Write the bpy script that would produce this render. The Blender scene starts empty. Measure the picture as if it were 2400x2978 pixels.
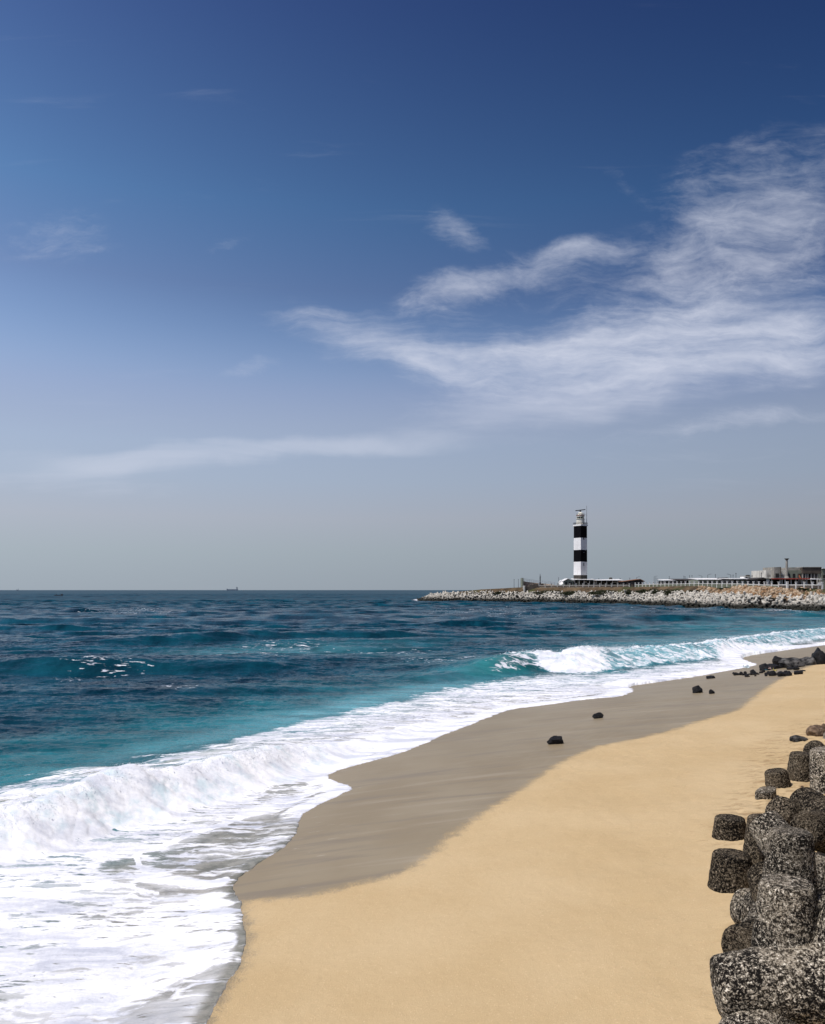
import bpy, bmesh, math, random
import numpy as np
from mathutils import Vector, Matrix, Quaternion

random.seed(7); RNG = np.random.default_rng(11)
S = bpy.context.scene
COL = S.collection
R = math.radians
CAM_H = 6.5          # eye height above the sea
F = 2400.0           # focal length in photo pixels (photo is 2400 x 2978)
HZ = 1716.0          # photo row of the sea horizon

# ---------------------------------------------------------------- helpers
def pt(px, py, d):
    """world point seen at photo pixel (px, py) at depth d"""
    return Vector(((px - 1200.0) / F * d, d, CAM_H - (py - HZ) / F * d))

def on_z(px, py, z=0.0):
    d = (CAM_H - z) * F / (py - HZ)
    return np.array([(px - 1200.0) / F * d, d])

def tag(o, label=None, cat=None, group=None, kind=None):
    if label: o['label'] = label
    if cat: o['category'] = cat
    if group: o['group'] = group
    if kind: o['kind'] = kind
    return o

def mesh_obj(name, me, mats, parent=None, smooth=False):
    o = bpy.data.objects.new(name, me)
    COL.objects.link(o)
    if mats is not None:
        for m in (mats if isinstance(mats, (list, tuple)) else [mats]):
            if m.name not in [k.name for k in me.materials if k]: me.materials.append(m)
    if smooth:
        me.polygons.foreach_set('use_smooth', np.ones(len(me.polygons), dtype=bool))
    if parent: o.parent = parent
    return o

def bm_obj(name, bm, mats, parent=None, smooth=False):
    bmesh.ops.recalc_face_normals(bm, faces=bm.faces)
    me = bpy.data.meshes.new(name); bm.to_mesh(me); bm.free()
    return mesh_obj(name, me, mats, parent, smooth)

def empty(name, loc, rz=0.0):
    o = bpy.data.objects.new(name, None); COL.objects.link(o)
    o.location = loc; o.rotation_euler = (0, 0, rz); o.empty_display_size = 0.5
    return o

def np_mesh(name, co, faces):
    """co (n,3) float, faces (m,4) or (m,3) int"""
    me = bpy.data.meshes.new(name)
    n, m, k = len(co), len(faces), faces.shape[1]
    me.vertices.add(n); me.vertices.foreach_set('co', np.ascontiguousarray(co, dtype=np.float32).ravel())
    me.loops.add(m * k); me.loops.foreach_set('vertex_index', np.ascontiguousarray(faces, dtype=np.int32).ravel())
    me.polygons.add(m)
    me.polygons.foreach_set('loop_start', np.arange(0, m * k, k, dtype=np.int32))
    me.polygons.foreach_set('loop_total', np.full(m, k, dtype=np.int32))
    me.update(calc_edges=True)
    return me

def add_attr(me, name, arr):
    a = me.attributes.new(name, 'FLOAT', 'POINT')
    a.data.foreach_set('value', np.ascontiguousarray(arr, dtype=np.float32).ravel())

def box(bm, x0, x1, y0, y1, z0, z1, mi=0, M=None):
    vs = [bm.verts.new(Vector(c) if M is None else M @ Vector(c)) for c in
          ((x0,y0,z0),(x1,y0,z0),(x1,y1,z0),(x0,y1,z0),(x0,y0,z1),(x1,y0,z1),(x1,y1,z1),(x0,y1,z1))]
    for q in ((0,3,2,1),(4,5,6,7),(0,1,5,4),(1,2,6,5),(2,3,7,6),(3,0,4,7)):
        bm.faces.new([vs[i] for i in q]).material_index = mi

def prism(bm, pts, y0, y1, mi=0):
    """polygon pts [(x,z)] extruded from y0 to y1"""
    a = [bm.verts.new((x, y0, z)) for x, z in pts]; b = [bm.verts.new((x, y1, z)) for x, z in pts]
    n = len(pts)
    bm.faces.new(a).material_index = mi; bm.faces.new(b[::-1]).material_index = mi
    for i in range(n):
        j = (i + 1) % n
        bm.faces.new((a[i], b[i], b[j], a[j])).material_index = mi

def lathe(bm, prof, n=20, c=(0, 0), mi=0, M=None):
    """prof [(r, z)] bottom to top"""
    rings = []
    for r, z in prof:
        ring = []
        for k in range(n):
            a = 2 * math.pi * k / n
            v = Vector((c[0] + r * math.cos(a), c[1] + r * math.sin(a), z))
            ring.append(bm.verts.new(v if M is None else M @ v))
        rings.append(ring)
    for a, b in zip(rings, rings[1:]):
        for k in range(n):
            j = (k + 1) % n
            bm.faces.new((a[k], a[j], b[j], b[k])).material_index = mi
    bm.faces.new(rings[0][::-1]).material_index = mi; bm.faces.new(rings[-1]).material_index = mi

def bar(bm, p, q, r, n=6, r2=None, mi=0):
    p = Vector(p); q = Vector(q); d = q - p
    M = Matrix.Translation(p) @ d.to_track_quat('Z', 'Y').to_matrix().to_4x4()
    lathe(bm, [(r, 0), (r if r2 is None else r2, d.length)], n, mi=mi, M=M)

# ---------------------------------------------------------------- numpy noise
_perm = RNG.permutation(1024)
_grad = np.stack([np.cos(np.arange(64) / 64 * 2 * np.pi), np.sin(np.arange(64) / 64 * 2 * np.pi)], 1)
def perlin(x, y):
    xi = np.floor(x).astype(np.int64); yi = np.floor(y).astype(np.int64)
    xf = x - xi; yf = y - yi
    u = xf * xf * xf * (xf * (xf * 6 - 15) + 10); v = yf * yf * yf * (yf * (yf * 6 - 15) + 10)
    def g(ix, iy, dx, dy):
        h = _perm[(_perm[ix & 1023] + iy) & 1023] & 63
        return _grad[h, 0] * dx + _grad[h, 1] * dy
    a = g(xi, yi, xf, yf); b = g(xi + 1, yi, xf - 1, yf)
    c = g(xi, yi + 1, xf, yf - 1); d = g(xi + 1, yi + 1, xf - 1, yf - 1)
    return (a + u * (b - a)) * (1 - v) + (c + u * (d - c)) * v
def fbm(x, y, o=4, gain=0.5, ridged=False):
    t = np.zeros_like(x); amp = 1.0; s = 0.0
    for k in range(o):
        n = perlin(x + 17.3 * k, y - 9.1 * k) * 1.5
        if ridged: n = 1 - 2 * np.abs(n)
        t += amp * n; s += amp; amp *= gain; x = x * 2.03; y = y * 2.03
    return t / s
def sstep(a, b, x):
    t = np.clip((x - a) / (b - a), 0, 1); return t * t * (3 - 2 * t)

# ---------------------------------------------------------------- polylines
def resample(pts, n=12):
    """Catmull-Rom through pts"""
    P = np.array(pts, float); out = []
    for i in range(len(P) - 1):
        p0 = P[max(i - 1, 0)]; p1 = P[i]; p2 = P[i + 1]; p3 = P[min(i + 2, len(P) - 1)]
        for t in np.linspace(0, 1, n, endpoint=False):
            out.append(0.5 * ((2*p1) + (-p0+p2)*t + (2*p0-5*p1+4*p2-p3)*t*t + (-p0+3*p1-3*p2+p3)*t**3))
    out.append(P[-1]); return np.array(out)
def poly_dist(x, y, P, win=None, out=-99.0):
    """signed distance (positive to the left of the direction of travel) and parameter along P; win: only within that margin of P"""
    if win is not None:
        w = (x > P[:, 0].min() - win) & (x < P[:, 0].max() + win) & (y > P[:, 1].min() - win) & (y < P[:, 1].max() + win)
        sd = np.full(x.shape, out); par = np.zeros(x.shape)
        if w.any(): sd[w], par[w] = poly_dist(x[w], y[w], P)
        return sd, par
    best = np.full(x.shape, 1e18); sd = np.zeros(x.shape); par = np.zeros(x.shape)
    acc = 0.0
    for a, b in zip(P[:-1], P[1:]):
        dx, dy = b - a; L2 = dx*dx + dy*dy
        if L2 < 1e-12: continue
        L = math.sqrt(L2)
        t = np.clip(((x - a[0]) * dx + (y - a[1]) * dy) / L2, 0, 1)
        ex = x - a[0] - t * dx; ey = y - a[1] - t * dy
        d2 = ex*ex + ey*ey
        m = d2 < best
        cr = dx * (y - a[1]) - dy * (x - a[0])
        best = np.where(m, d2, best); sd = np.where(m, np.sign(cr) * np.sqrt(d2), sd)
        par = np.where(m, acc + t * L, par); acc += L
    return sd, par
def in_poly(x, y, P):
    c = np.zeros(x.shape, bool); n = len(P)
    for i in range(n):
        x1, y1 = P[i]; x2, y2 = P[(i + 1) % n]
        if y1 == y2: continue
        m = ((y1 > y) != (y2 > y)) & (x < (x2 - x1) * (y - y1) / (y2 - y1) + x1)
        c ^= m
    return c
def poly_mask(U, V, P, soft):
    P = np.array(P, float)
    res = np.zeros(U.shape)
    w = (U > P[:, 0].min() - soft) & (U < P[:, 0].max() + soft) & (V > P[:, 1].min() - soft) & (V < P[:, 1].max() + soft)
    if not w.any(): return res
    sd, _ = poly_dist(U[w], V[w], np.vstack([P, P[:1]]))
    res[w] = sstep(-soft, soft, np.abs(sd) * np.where(in_poly(U[w], V[w], P), 1, -1))
    return res

# ---------------------------------------------------------------- shader node helper
class N:
    def __init__(s, nt): s.nt = nt
    def new(s, t, **kw):
        n = s.nt.nodes.new(t)
        for k, v in kw.items(): setattr(n, k, v)
        return n
    def put(s, sock, v):
        if v is None: return
        if isinstance(v, bpy.types.NodeSocket): s.nt.links.new(v, sock)
        else:
            if sock.type == 'RGBA' and len(v) == 3: v = (*v, 1)
            sock.default_value = v
    def math(s, op, a, b=None, c=None, clamp=False):
        n = s.new('ShaderNodeMath', operation=op, use_clamp=clamp)
        s.put(n.inputs[0], a); s.put(n.inputs[1], b); s.put(n.inputs[2], c); return n.outputs[0]
    def add(s, a, b): return s.math('ADD', a, b)
    def mul(s, a, b): return s.math('MULTIPLY', a, b)
    def sub(s, a, b): return s.math('SUBTRACT', a, b)
    def mix(s, f, a, b, blend='MIX'):
        n = s.new('ShaderNodeMix', data_type='RGBA', blend_type=blend)
        s.put(n.inputs[0], f); s.put(n.inputs[6], a); s.put(n.inputs[7], b); return n.outputs[2]
    def mapr(s, v, a, b, c=0.0, d=1.0, smooth=True):
        n = s.new('ShaderNodeMapRange', interpolation_type='SMOOTHSTEP' if smooth else 'LINEAR')
        s.put(n.inputs[0], v); s.put(n.inputs[1], a); s.put(n.inputs[2], b); s.put(n.inputs[3], c); s.put(n.inputs[4], d)
        return n.outputs[0]
    def noise(s, vec, scale, detail=4, rough=0.5, dist=0.0):
        n = s.new('ShaderNodeTexNoise'); s.put(n.inputs['Vector'], vec); s.put(n.inputs['Scale'], scale)
        s.put(n.inputs['Detail'], detail); s.put(n.inputs['Roughness'], rough); s.put(n.inputs['Distortion'], dist)
        return n.outputs[0]
    def voro(s, vec, scale, feature='F1', rnd=1.0):
        n = s.new('ShaderNodeTexVoronoi', feature=feature); s.put(n.inputs['Vector'], vec); s.put(n.inputs['Scale'], scale)
        s.put(n.inputs['Randomness'], rnd); return n.outputs['Distance']
    def attr(s, name):
        return s.new('ShaderNodeAttribute', attribute_name=name).outputs['Fac']
    def mapping(s, vec, loc=(0,0,0), rot=(0,0,0), sc=(1,1,1), t='POINT'):
        n = s.new('ShaderNodeMapping', vector_type=t); s.put(n.inputs[0], vec)
        if t != 'VECTOR' and 'Location' in n.inputs and n.inputs['Location'].enabled: s.put(n.inputs['Location'], loc)
        s.put(n.inputs['Rotation'], rot); s.put(n.inputs['Scale'], sc); return n.outputs[0]
    def ramp(s, f, stops):
        n = s.new('ShaderNodeValToRGB'); s.put(n.inputs[0], f); e = n.color_ramp.elements
        while len(e) < len(stops): e.new(0.5)
        for k, (p, c) in enumerate(stops):
            e[k].position = p; e[k].color = (*c, 1) if len(c) == 3 else c
        return n.outputs[0]
    def bump(s, h, strength=0.5, dist=0.1, normal=None):
        n = s.new('ShaderNodeBump'); s.put(n.inputs['Height'], h); n.inputs['Strength'].default_value = strength
        n.inputs['Distance'].default_value = dist
        if normal is not None: s.put(n.inputs['Normal'], normal)
        return n.outputs[0]
    def pos(s): return s.new('ShaderNodeNewGeometry').outputs['Position']
    def obj(s): return s.new('ShaderNodeTexCoord').outputs['Object']
    def xyz(s, v):
        n = s.new('ShaderNodeSeparateXYZ'); s.put(n.inputs[0], v); return n.outputs

def material(name, rough=0.7, spec=0.3):
    m = bpy.data.materials.new(name); m.use_nodes = True
    b = m.node_tree.nodes['Principled BSDF']
    b.inputs['Roughness'].default_value = rough; b.inputs['Specular IOR Level'].default_value = spec
    return m, N(m.node_tree), b

def weathered(name, c, var=0.25, scale=1.5, rough=0.75, spec=0.25, dirt=(0.12, 0.10, 0.07), dirt_amt=0.35, metal=0.0):
    """painted / rendered surface with blotches, vertical streaks and grime"""
    m, n, b = material(name, rough, spec)
    p = n.pos()
    a = n.noise(p, scale, 5, 0.6)
    st = n.noise(n.mapping(p, sc=(1, 1, 0.12)), scale * 3, 4, 0.6)
    base = n.mix(n.mapr(a, 0.3, 0.7), tuple(x * (1 - var) for x in c), tuple(min(1, x * (1 + var)) for x in c))
    base = n.mix(n.mul(n.mapr(st, 0.5, 0.75), dirt_amt), base, dirt)
    n.put(b.inputs['Base Color'], base)
    b.inputs['Metallic'].default_value = metal
    n.put(b.inputs['Normal'], n.bump(a, 0.2, 0.05))
    return m
# ================================================================ camera, sun, sky
cam_d = bpy.data.cameras.new('camera'); cam = bpy.data.objects.new('camera', cam_d); COL.objects.link(cam)
cam_d.sensor_fit = 'HORIZONTAL'; cam_d.sensor_width = 36; cam_d.lens = 36.0
cam_d.shift_y = (HZ - 1489.0) / 2400.0
cam_d.clip_start = 0.1; cam_d.clip_end = 120000
cam.location = (0, 0, CAM_H); cam.rotation_euler = (R(90), 0, 0)
S.camera = cam

SUN_EL, SUN_AZ = R(61), R(-114)        # azimuth clockwise from +Y: the sun stands to the left, a little ahead
sd_ = Vector((math.sin(SUN_AZ) * math.cos(SUN_EL), math.cos(SUN_AZ) * math.cos(SUN_EL), math.sin(SUN_EL)))
sun_l = bpy.data.lights.new('sun', 'SUN'); sun = bpy.data.objects.new('sun', sun_l); COL.objects.link(sun)
sun_l.energy = 3.6; sun_l.angle = R(0.55); sun_l.color = (1.0, 0.955, 0.88)
sun.rotation_euler = sd_.to_track_quat('Z', 'Y').to_euler(); sun.location = (0, 0, 60)

W = bpy.data.worlds.new('World'); S.world = W; W.use_nodes = True
wn = N(W.node_tree)
bg = W.node_tree.nodes['Background']
sky = wn.new('ShaderNodeTexSky', sky_type='NISHITA')
sky.sun_disc = False; sky.sun_elevation = SUN_EL; sky.sun_rotation = SUN_AZ
sky.air_density = 1.0; sky.dust_density = 1.6; sky.ozone_density = 3.0; sky.altitude = 0
gen = wn.new('ShaderNodeTexCoord').outputs['Generated']
X, Y, Z = wn.xyz(gen)
yc = wn.math('MAXIMUM', Y, 0.02)
u = wn.math('DIVIDE', X, yc); v = wn.math('DIVIDE', Z, yc)
cmb = wn.new('ShaderNodeCombineXYZ'); wn.put(cmb.inputs[0], u); wn.put(cmb.inputs[1], v)
uv = cmb.outputs[0]
def SKY_UV(px, py): return ((px - 868.0) / 1736.0, (1241.0 - py) / 1736.0)
def blob(px, py, rx, ry, ang, w, edge=0.0):
    cx, cy = SKY_UV(px, py)
    m = wn.mapping(warp, (cx, cy, 0), (0, 0, R(ang)), (rx / 1736.0, ry / 1736.0, 1), 'TEXTURE')
    ln = wn.new('ShaderNodeVectorMath', operation='LENGTH'); wn.put(ln.inputs[0], m)
    return wn.mapr(ln.outputs['Value'], 1.0, edge, 0.0, w)
# warp the direction a little so that cloud banks get ragged outlines
wv = wn.new('ShaderNodeTexNoise'); wn.put(wv.inputs['Vector'], uv); wv.inputs['Scale'].default_value = 9; wv.inputs['Detail'].default_value = 5
wsub = wn.new('ShaderNodeVectorMath', operation='SUBTRACT'); wn.put(wsub.inputs[0], wv.outputs['Color']); wsub.inputs[1].default_value = (0.5, 0.5, 0.5)
wsc = wn.new('ShaderNodeVectorMath', operation='MULTIPLY'); wn.put(wsc.inputs[0], wsub.outputs[0]); wsc.inputs[1].default_value = (0.09, 0.05, 0)
wadd = wn.new('ShaderNodeVectorMath', operation='ADD'); wn.put(wadd.inputs[0], uv); wn.put(wadd.inputs[1], wsc.outputs[0])
warp = wadd.outputs[0]
def total(l):
    t = l[0]
    for k in l[1:]: t = wn.add(t, k)
    return t
main = total([blob(760, 705, 330, 85, -14, .75), blob(1010, 765, 380, 80, -2, .8), blob(1260, 735, 520, 120, 7, 1.0), blob(1600, 690, 520, 160, 3, 1.0),
              blob(1280, 810, 720, 130, 8, .62), blob(1560, 885, 460, 40, 10, .6), blob(930, 660, 420, 60, 0, .42)])
upper = total([blob(1450, 560, 470, 190, 14, .85), blob(1640, 450, 380, 220, 26, .85), blob(948, 490, 100, 62, -35, .85), blob(930, 612, 190, 62, 10, .95),
               blob(1100, 575, 210, 85, 22, .62), blob(1215, 520, 130, 42, 8, .75), blob(100, 485, 190, 75, 8, .55), blob(535, 770, 130, 38, 14, .6),
               blob(1320, 378, 80, 30, -42, .4), blob(1500, 350, 260, 80, 24, .38), blob(470, 520, 120, 34, 25, .4), blob(180, 525, 120, 40, 6, .4)])
low_band = total([blob(1320, 830, 640, 110, 9, .85), blob(1560, 660, 520, 260, 8, .45), blob(600, 948, 680, 46, 2, 1.0), blob(150, 985, 520, 85, 0, .75), blob(1400, 965, 520, 50, 4, .35), blob(350, 860, 420, 60, -3, .25), blob(1000, 880, 620, 70, 6, .35)])
# wind-combed streaks for the main bank, mottled ripples for the upper one
n1 = wn.noise(wn.mapping(warp, rot=(0, 0, R(-8)), sc=(4.0, 30, 1)), 1.0, 12, 0.66, 0.45)
n2 = wn.noise(wn.mapping(warp, rot=(0, 0, R(-24)), sc=(13, 38, 1)), 1.0, 11, 0.66, 0.3)
n3 = wn.noise(wn.mapping(uv, rot=(0, 0, R(-4)), sc=(3.0, 26, 1)), 1.0, 9, 0.58, 0.6)
fine = wn.noise(wn.mapping(uv, rot=(0, 0, R(-16)), sc=(55, 130, 1)), 1.0, 6, 0.65, 0.3)
nm = wn.add(wn.mul(n1, 0.62), wn.add(wn.mul(n2, 0.28), wn.mul(fine, 0.10)))
nu = wn.add(wn.mul(n2, 0.62), wn.add(wn.mul(n1, 0.20), wn.mul(fine, 0.18)))
am_ = wn.mapr(wn.add(wn.math('MINIMUM', main, 1.1), wn.mul(wn.sub(nm, 0.5), 2.7)), 0.15, 1.9)
am_ = wn.mul(am_, wn.mapr(main, 0.0, 0.35))
au_ = wn.mapr(wn.add(wn.math('MINIMUM', upper, 1.0), wn.mul(wn.sub(nu, 0.5), 2.8)), 0.12, 1.9)
au_ = wn.mul(au_, wn.mapr(upper, 0.0, 0.4))
al_ = wn.mapr(wn.add(wn.math('MINIMUM', low_band, 1.0), wn.mul(wn.sub(n3, 0.5), 2.2)), 0.2, 1.5)
alpha = wn.sub(1.0, wn.mul(wn.mul(wn.sub(1.0, wn.mul(am_, 0.95)), wn.sub(1.0, wn.mul(au_, 0.66))), wn.sub(1.0, wn.mul(al_, 0.42))))
front = wn.mapr(Y, 0.05, 0.3)
alpha = wn.mul(alpha, front)
# clear-sky colour: Nishita, deepened overhead and greyed towards the hazy horizon
STR = 0.08
sc1 = wn.mix(1.0, sky.outputs[0], (STR, STR, STR), 'MULTIPLY')
gm = wn.new('ShaderNodeGamma'); wn.put(gm.inputs[0], sc1); gm.inputs[1].default_value = 1.8
mult = wn.ramp(Z, [(0.0, (3.6, 2.9, 2.3)), (0.25, (3.6, 2.9, 2.3)), (0.34, (2.9, 2.3, 1.9)), (0.42, (2.25, 2.35, 2.0)), (0.58, (1.5, 1.5, 1.6)), (1.0, (1.3, 1.3, 1.5))])
c0_ = wn.new('ShaderNodeCombineXYZ')
for k_, (sl, of) in enumerate(((-1.5, 1.59), (-1.15, 1.52), (-0.8, 1.47))):
    wn.put(c0_.inputs[k_], wn.math('MAXIMUM', wn.math('MULTIPLY_ADD', X, sl, of), 0.35))
deep = wn.mix(1.0, wn.mix(1.0, gm.outputs[0], mult, 'MULTIPLY'), c0_.outputs[0], 'MULTIPLY')
low = wn.ramp(Z, [(0.0, (0.30, 0.345, 0.395)), (0.045, (0.333, 0.386, 0.434)), (0.086, (0.37, 0.408, 0.48)), (0.13, (0.345, 0.415, 0.53)), (0.17, (0.328, 0.405, 0.545)), (0.23, (0.278, 0.343, 0.515)), (0.30, (0.20, 0.275, 0.46))])
side = wn.math('MULTIPLY_ADD', X, -0.34, 1.02)
cx_ = wn.new('ShaderNodeCombineXYZ')
for k_ in range(3): wn.put(cx_.inputs[k_], side)
low = wn.mix(1.0, low, cx_.outputs[0], 'MULTIPLY')
base_sky = wn.mix(wn.mapr(Z, 0.18, 0.34, 1.0, 0.0), deep, low)
CLOUD = (0.69, 0.72, 0.83)
skyc = wn.mix(alpha, base_sky, CLOUD)
fin = wn.mix(1.0, skyc, (1 / STR, 1 / STR, 1 / STR), 'MULTIPLY')
wn.put(bg.inputs['Color'], fin); bg.inputs['Strength'].default_value = STR
S.view_settings.view_transform = 'Standard'; S.view_settings.look = 'None'
S.view_settings.gamma = 1.0; S.view_settings.use_curve_mapping = False; S.view_settings.exposure = 0.0
# ================================================================ shore geometry
# S_LINE: where the sand passes below sea level (sea on the left of the direction of travel)
S_LINE = resample([(-5.2,-12),(-4.9,4),(-4.7,12),(-4.4,19),(-3.8,25),(-2.6,31),(-0.4,36),(2.2,41),(6.2,47),(12,52.2),(19.7,60),(27.4,69.5),
                   (46,95),(75,125),(120,165),(152,212),(168,262)], 6)
def sand_z(x, y, sd=None):
    if sd is None: sd, _ = poly_dist(x, y, S_LINE)
    up = np.maximum(-sd, 0)
    z = np.where(sd > 0, -0.10 * np.minimum(sd, 40), 3.0 * (1 - np.exp(-0.15 * up / 3.0)))
    z = z + sstep(4, 9, up) * (0.05 * fbm(x * 0.5, y * 0.5, 3) + 0.012 * fbm(x * 3, y * 3, 2)) + 0.02 * fbm(x * .22 + 7, y * .22, 2)
    return z
def on_sand(px, py):
    """ground point of the beach seen at photo pixel"""
    z = 0.5
    for _ in range(14):
        p = on_z(px, py, z); z = 0.5 * z + 0.5 * float(sand_z(np.array([p[0]]), np.array([p[1]]))[0])
    return np.array([p[0], p[1], z])
K = 2400.0 / 1736.0                       # measured on a 1736-pixel-wide view
def sandpts(l): return np.array([on_sand(a * K, b * K)[:2] for a, b in l])
def seapts(l, z=0.0): return np.array([on_z(a * K, 1716 + (b - 1241.2) * K, z) for a, b in l])

EDGE = np.vstack([[(-3.3, -12), (-3.3, 8)], resample(sandpts([(436,2154),(470,2085),(500,2040),(518,1985),(512,1930),(508,1897),(490,1862),(520,1835),(560,1806),(600,1780),(622,1752),
    (630,1735),(640,1712),(680,1690),(725,1668),(742,1660),(720,1648),(690,1632),(740,1612),(790,1600),(850,1582),(900,1562),(950,1540),(1000,1521),(1040,1505),(1080,1492),(1150,1483),
    (1200,1476),(1260,1469),(1310,1464),(1333,1452),(1326,1444),(1370,1437),(1420,1430),(1460,1424),(1520,1413),(1580,1402),(1590,1396),(1560,1388),(1575,1380),(1640,1370),(1690,1363),(1736,1357)]), 4),
    [(75,125.5),(120,165.5),(152,212.5),(168,262)]])
DRY = np.vstack([[(-1.2,-12),(-2.4,9)], resample(sandpts([(436,2154),(470,2085),(504,2040),(516,1985),(512,1935),(512,1902),(540,1892),(620,1888),(680,1878),(740,1862),(800,1846),(860,1828),(900,1800),
    (950,1757),(1020,1708),(1100,1658),(1180,1603),(1260,1569),(1380,1544),(1500,1509),(1560,1489),(1600,1456),(1640,1430),(1690,1406),(1736,1393)]), 4), [(60,85),(95,110),(150,160),(190,250)]])

# ================================================================ sand
def rows_spacing(y0, segs):
    out = [y0]
    for y1, st in segs:
        n = max(1, int(round((y1 - out[-1]) / st))); out += list(np.linspace(out[-1], y1, n + 1)[1:])
    return out
def grid_faces(nr, nc):
    i = np.arange((nr - 1) * (nc - 1)); r = i // (nc - 1); c = i % (nc - 1); a = r * nc + c
    return np.stack([a, a + 1, a + nc + 1, a + nc], 1)

ys = np.array(rows_spacing(-6, [(6, 0.6), (30, 0.09), (50, 0.25), (110, 0.6), (300, 2.5)]))
tt = np.linspace(0, 1, 560)
sx0 = np.interp(ys, [-6, 10, 30, 50, 110, 300], [-14, -14, -14, -6, 30, 60]); sx1 = np.interp(ys, [-6, 10, 30, 60, 110, 300], [16, 16, 30, 60, 140, 320])
GX = sx0[:, None] + (sx1 - sx0)[:, None] * tt[None, :]; GY = np.repeat(ys[:, None], len(tt), 1)
gx, gy = GX.ravel(), GY.ravel()
sd_s, _ = poly_dist(gx, gy, S_LINE)
gz = sand_z(gx, gy, sd_s)
dryd, _ = poly_dist(gx, gy, DRY)
dist_ = sstep(2.2, 5.0, -dryd) * sstep(0.5, 2.0, gx - np.interp(gy, [0, 10, 14, 18, 22, 28, 60], [1.8, 2.5, 4.4, 5.3, 7.6, 10.6, 30]))   # trodden sand among the concrete
gz += dist_ * (0.045 * fbm(gx * 2.3, gy * 2.3, 4) - 0.03 * sstep(0.1, 0.5, fbm(gx * 3.1 + 5, gy * 3.1, 2)))
sme = np_mesh('sand', np.stack([gx, gy, gz], 1), grid_faces(len(ys), len(tt)))
add_attr(sme, 'dryd', -dryd); add_attr(sme, 'trod', dist_)
edged_s, _ = poly_dist(gx, gy, EDGE)
add_attr(sme, 'edged', -edged_s)
m_sand, n, b = material('beach_sand', 0.85, 0.2)
p = n.pos()
grain = n.noise(p, 55, 3, 0.7); blotch = n.noise(p, 0.35, 5, 0.55); mid = n.noise(p, 4.5, 5, 0.6)
ed = n.add(n.attr('dryd'), n.add(n.mul(n.sub(n.noise(p, 3.0, 6, 0.65), 0.5), 0.8), n.mul(n.sub(n.noise(p, 24, 3, 0.6), 0.5), 0.35)))
dry = n.mapr(ed, -0.22, 0.26)
cd = n.mix(n.mapr(blotch, 0.3, 0.7), (0.475, 0.352, 0.188), (0.52, 0.397, 0.226))
cd = n.mix(n.mul(n.mapr(grain, 0.45, 0.75), 0.35), cd, (0.38, 0.25, 0.12))
cd = n.mix(n.mul(n.mapr(n.noise(p, 30, 2, 0.5), 0.62, 0.72), 0.25), cd, (0.80, 0.64, 0.42))
tr = n.mul(n.attr('trod'), n.mapr(n.noise(n.mapping(p, rot=(0, 0, R(20)), sc=(1, 2.2, 1)), 2.4, 5, 0.6), 0.5, 0.66))
cd = n.mix(n.mul(tr, 0.6), cd, (0.26, 0.165, 0.075))
streak = n.noise(n.mapping(p, rot=(0, 0, R(-12)), sc=(0.13, 1.7, 1)), 1.1, 6, 0.6)
cw = n.mix(n.mapr(blotch, 0.35, 0.65), (0.238, 0.190, 0.115), (0.268, 0.220, 0.140))
cw = n.mix(n.mul(n.mapr(streak, 0.52, 0.66), 0.75), cw, (0.20, 0.165, 0.115))
cw = n.mix(n.mul(n.mapr(streak, 0.30, 0.44, 1.0, 0.0), 0.5), cw, (0.34, 0.29, 0.21))
lace_s = n.mapr(n.noise(n.mapping(p, rot=(0, 0, R(-50)), sc=(0.35, 2.4, 1)), 3.2, 5, 0.6), 0.66, 0.71)
cw = n.mix(n.mul(n.mul(lace_s, 0.55), n.mapr(n.attr('edged'), 0.2, 2.5, 1.0, 0.0)), cw, (0.62, 0.58, 0.50))
n.put(b.inputs['Base Color'], n.mix(dry, cw, cd))
n.put(b.inputs['Roughness'], n.mapr(dry, 0, 1, 0.42, 0.95, False))
n.put(b.inputs['Specular IOR Level'], n.mapr(dry, 0, 1, 0.22, 0.12, False))
hh = n.add(n.mul(grain, n.mapr(dry, 0, 1, 0.10, 1.0)), n.add(n.mul(mid, n.mapr(dry, 0, 1, 0.3, 2.2)), n.mul(tr, -3.0)))
n.put(b.inputs['Normal'], n.bump(hh, 0.55, 0.02))
sand = tag(mesh_obj('sand', sme, m_sand, smooth=True), 'pale golden beach sand with a darker wet strip along the foam', kind='structure')

# ================================================================ sea surface
Q = 1.0
ys = rows_spacing(4, [(11, 0.25), (30, 0.064 / Q), (50, 0.12 / Q), (100, 0.2 / Q), (150, 0.5 / Q), (500, 2.0 / Q), (1400, 6.0 / Q)])
y = ys[-1]
while y < 60000: y *= 1.07; ys.append(y)
ys = np.array(ys)
us = np.concatenate([np.linspace(-1.5, -0.56, 60, endpoint=False), np.linspace(-0.56, 0.56, int(930 * Q)), np.linspace(0.56, 1.3, 61)[1:]])
GX = us[None, :] * ys[:, None]; GY = np.repeat(ys[:, None], len(us), 1)
x, y = GX.ravel(), GY.ravel()
near = y < 700
U = 868 + 1736 * x / y; V = 1241.2 + CAM_H * 1736 / y      # where the still water of this point lies in the measured view
edge_sd = np.full(x.shape, 500.0); ssd = np.full(x.shape, 500.0)
def near_line(L, out, m=32):
    o = np.argsort(L[:, 1], kind='stable'); xe = np.interp(y, L[o, 1], L[o, 0])
    w = near & (np.abs(x - xe) < m + 0.4 * y) & (y < 255)
    out[:] = np.where((x < xe) | (y > 255), 500.0, -500.0)
    out[w], _ = poly_dist(x[w], y[w], L)
near_line(EDGE, edge_sd); near_line(S_LINE, ssd)
edge_sd = edge_sd + np.where(edge_sd < 6, 0.10 * fbm(x * 1.7, y * 1.7, 4) * np.clip(y / 18, 0.8, 3), 0)
zs = np.where(ssd < 30, sand_z(x, y, ssd), -3)

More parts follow.
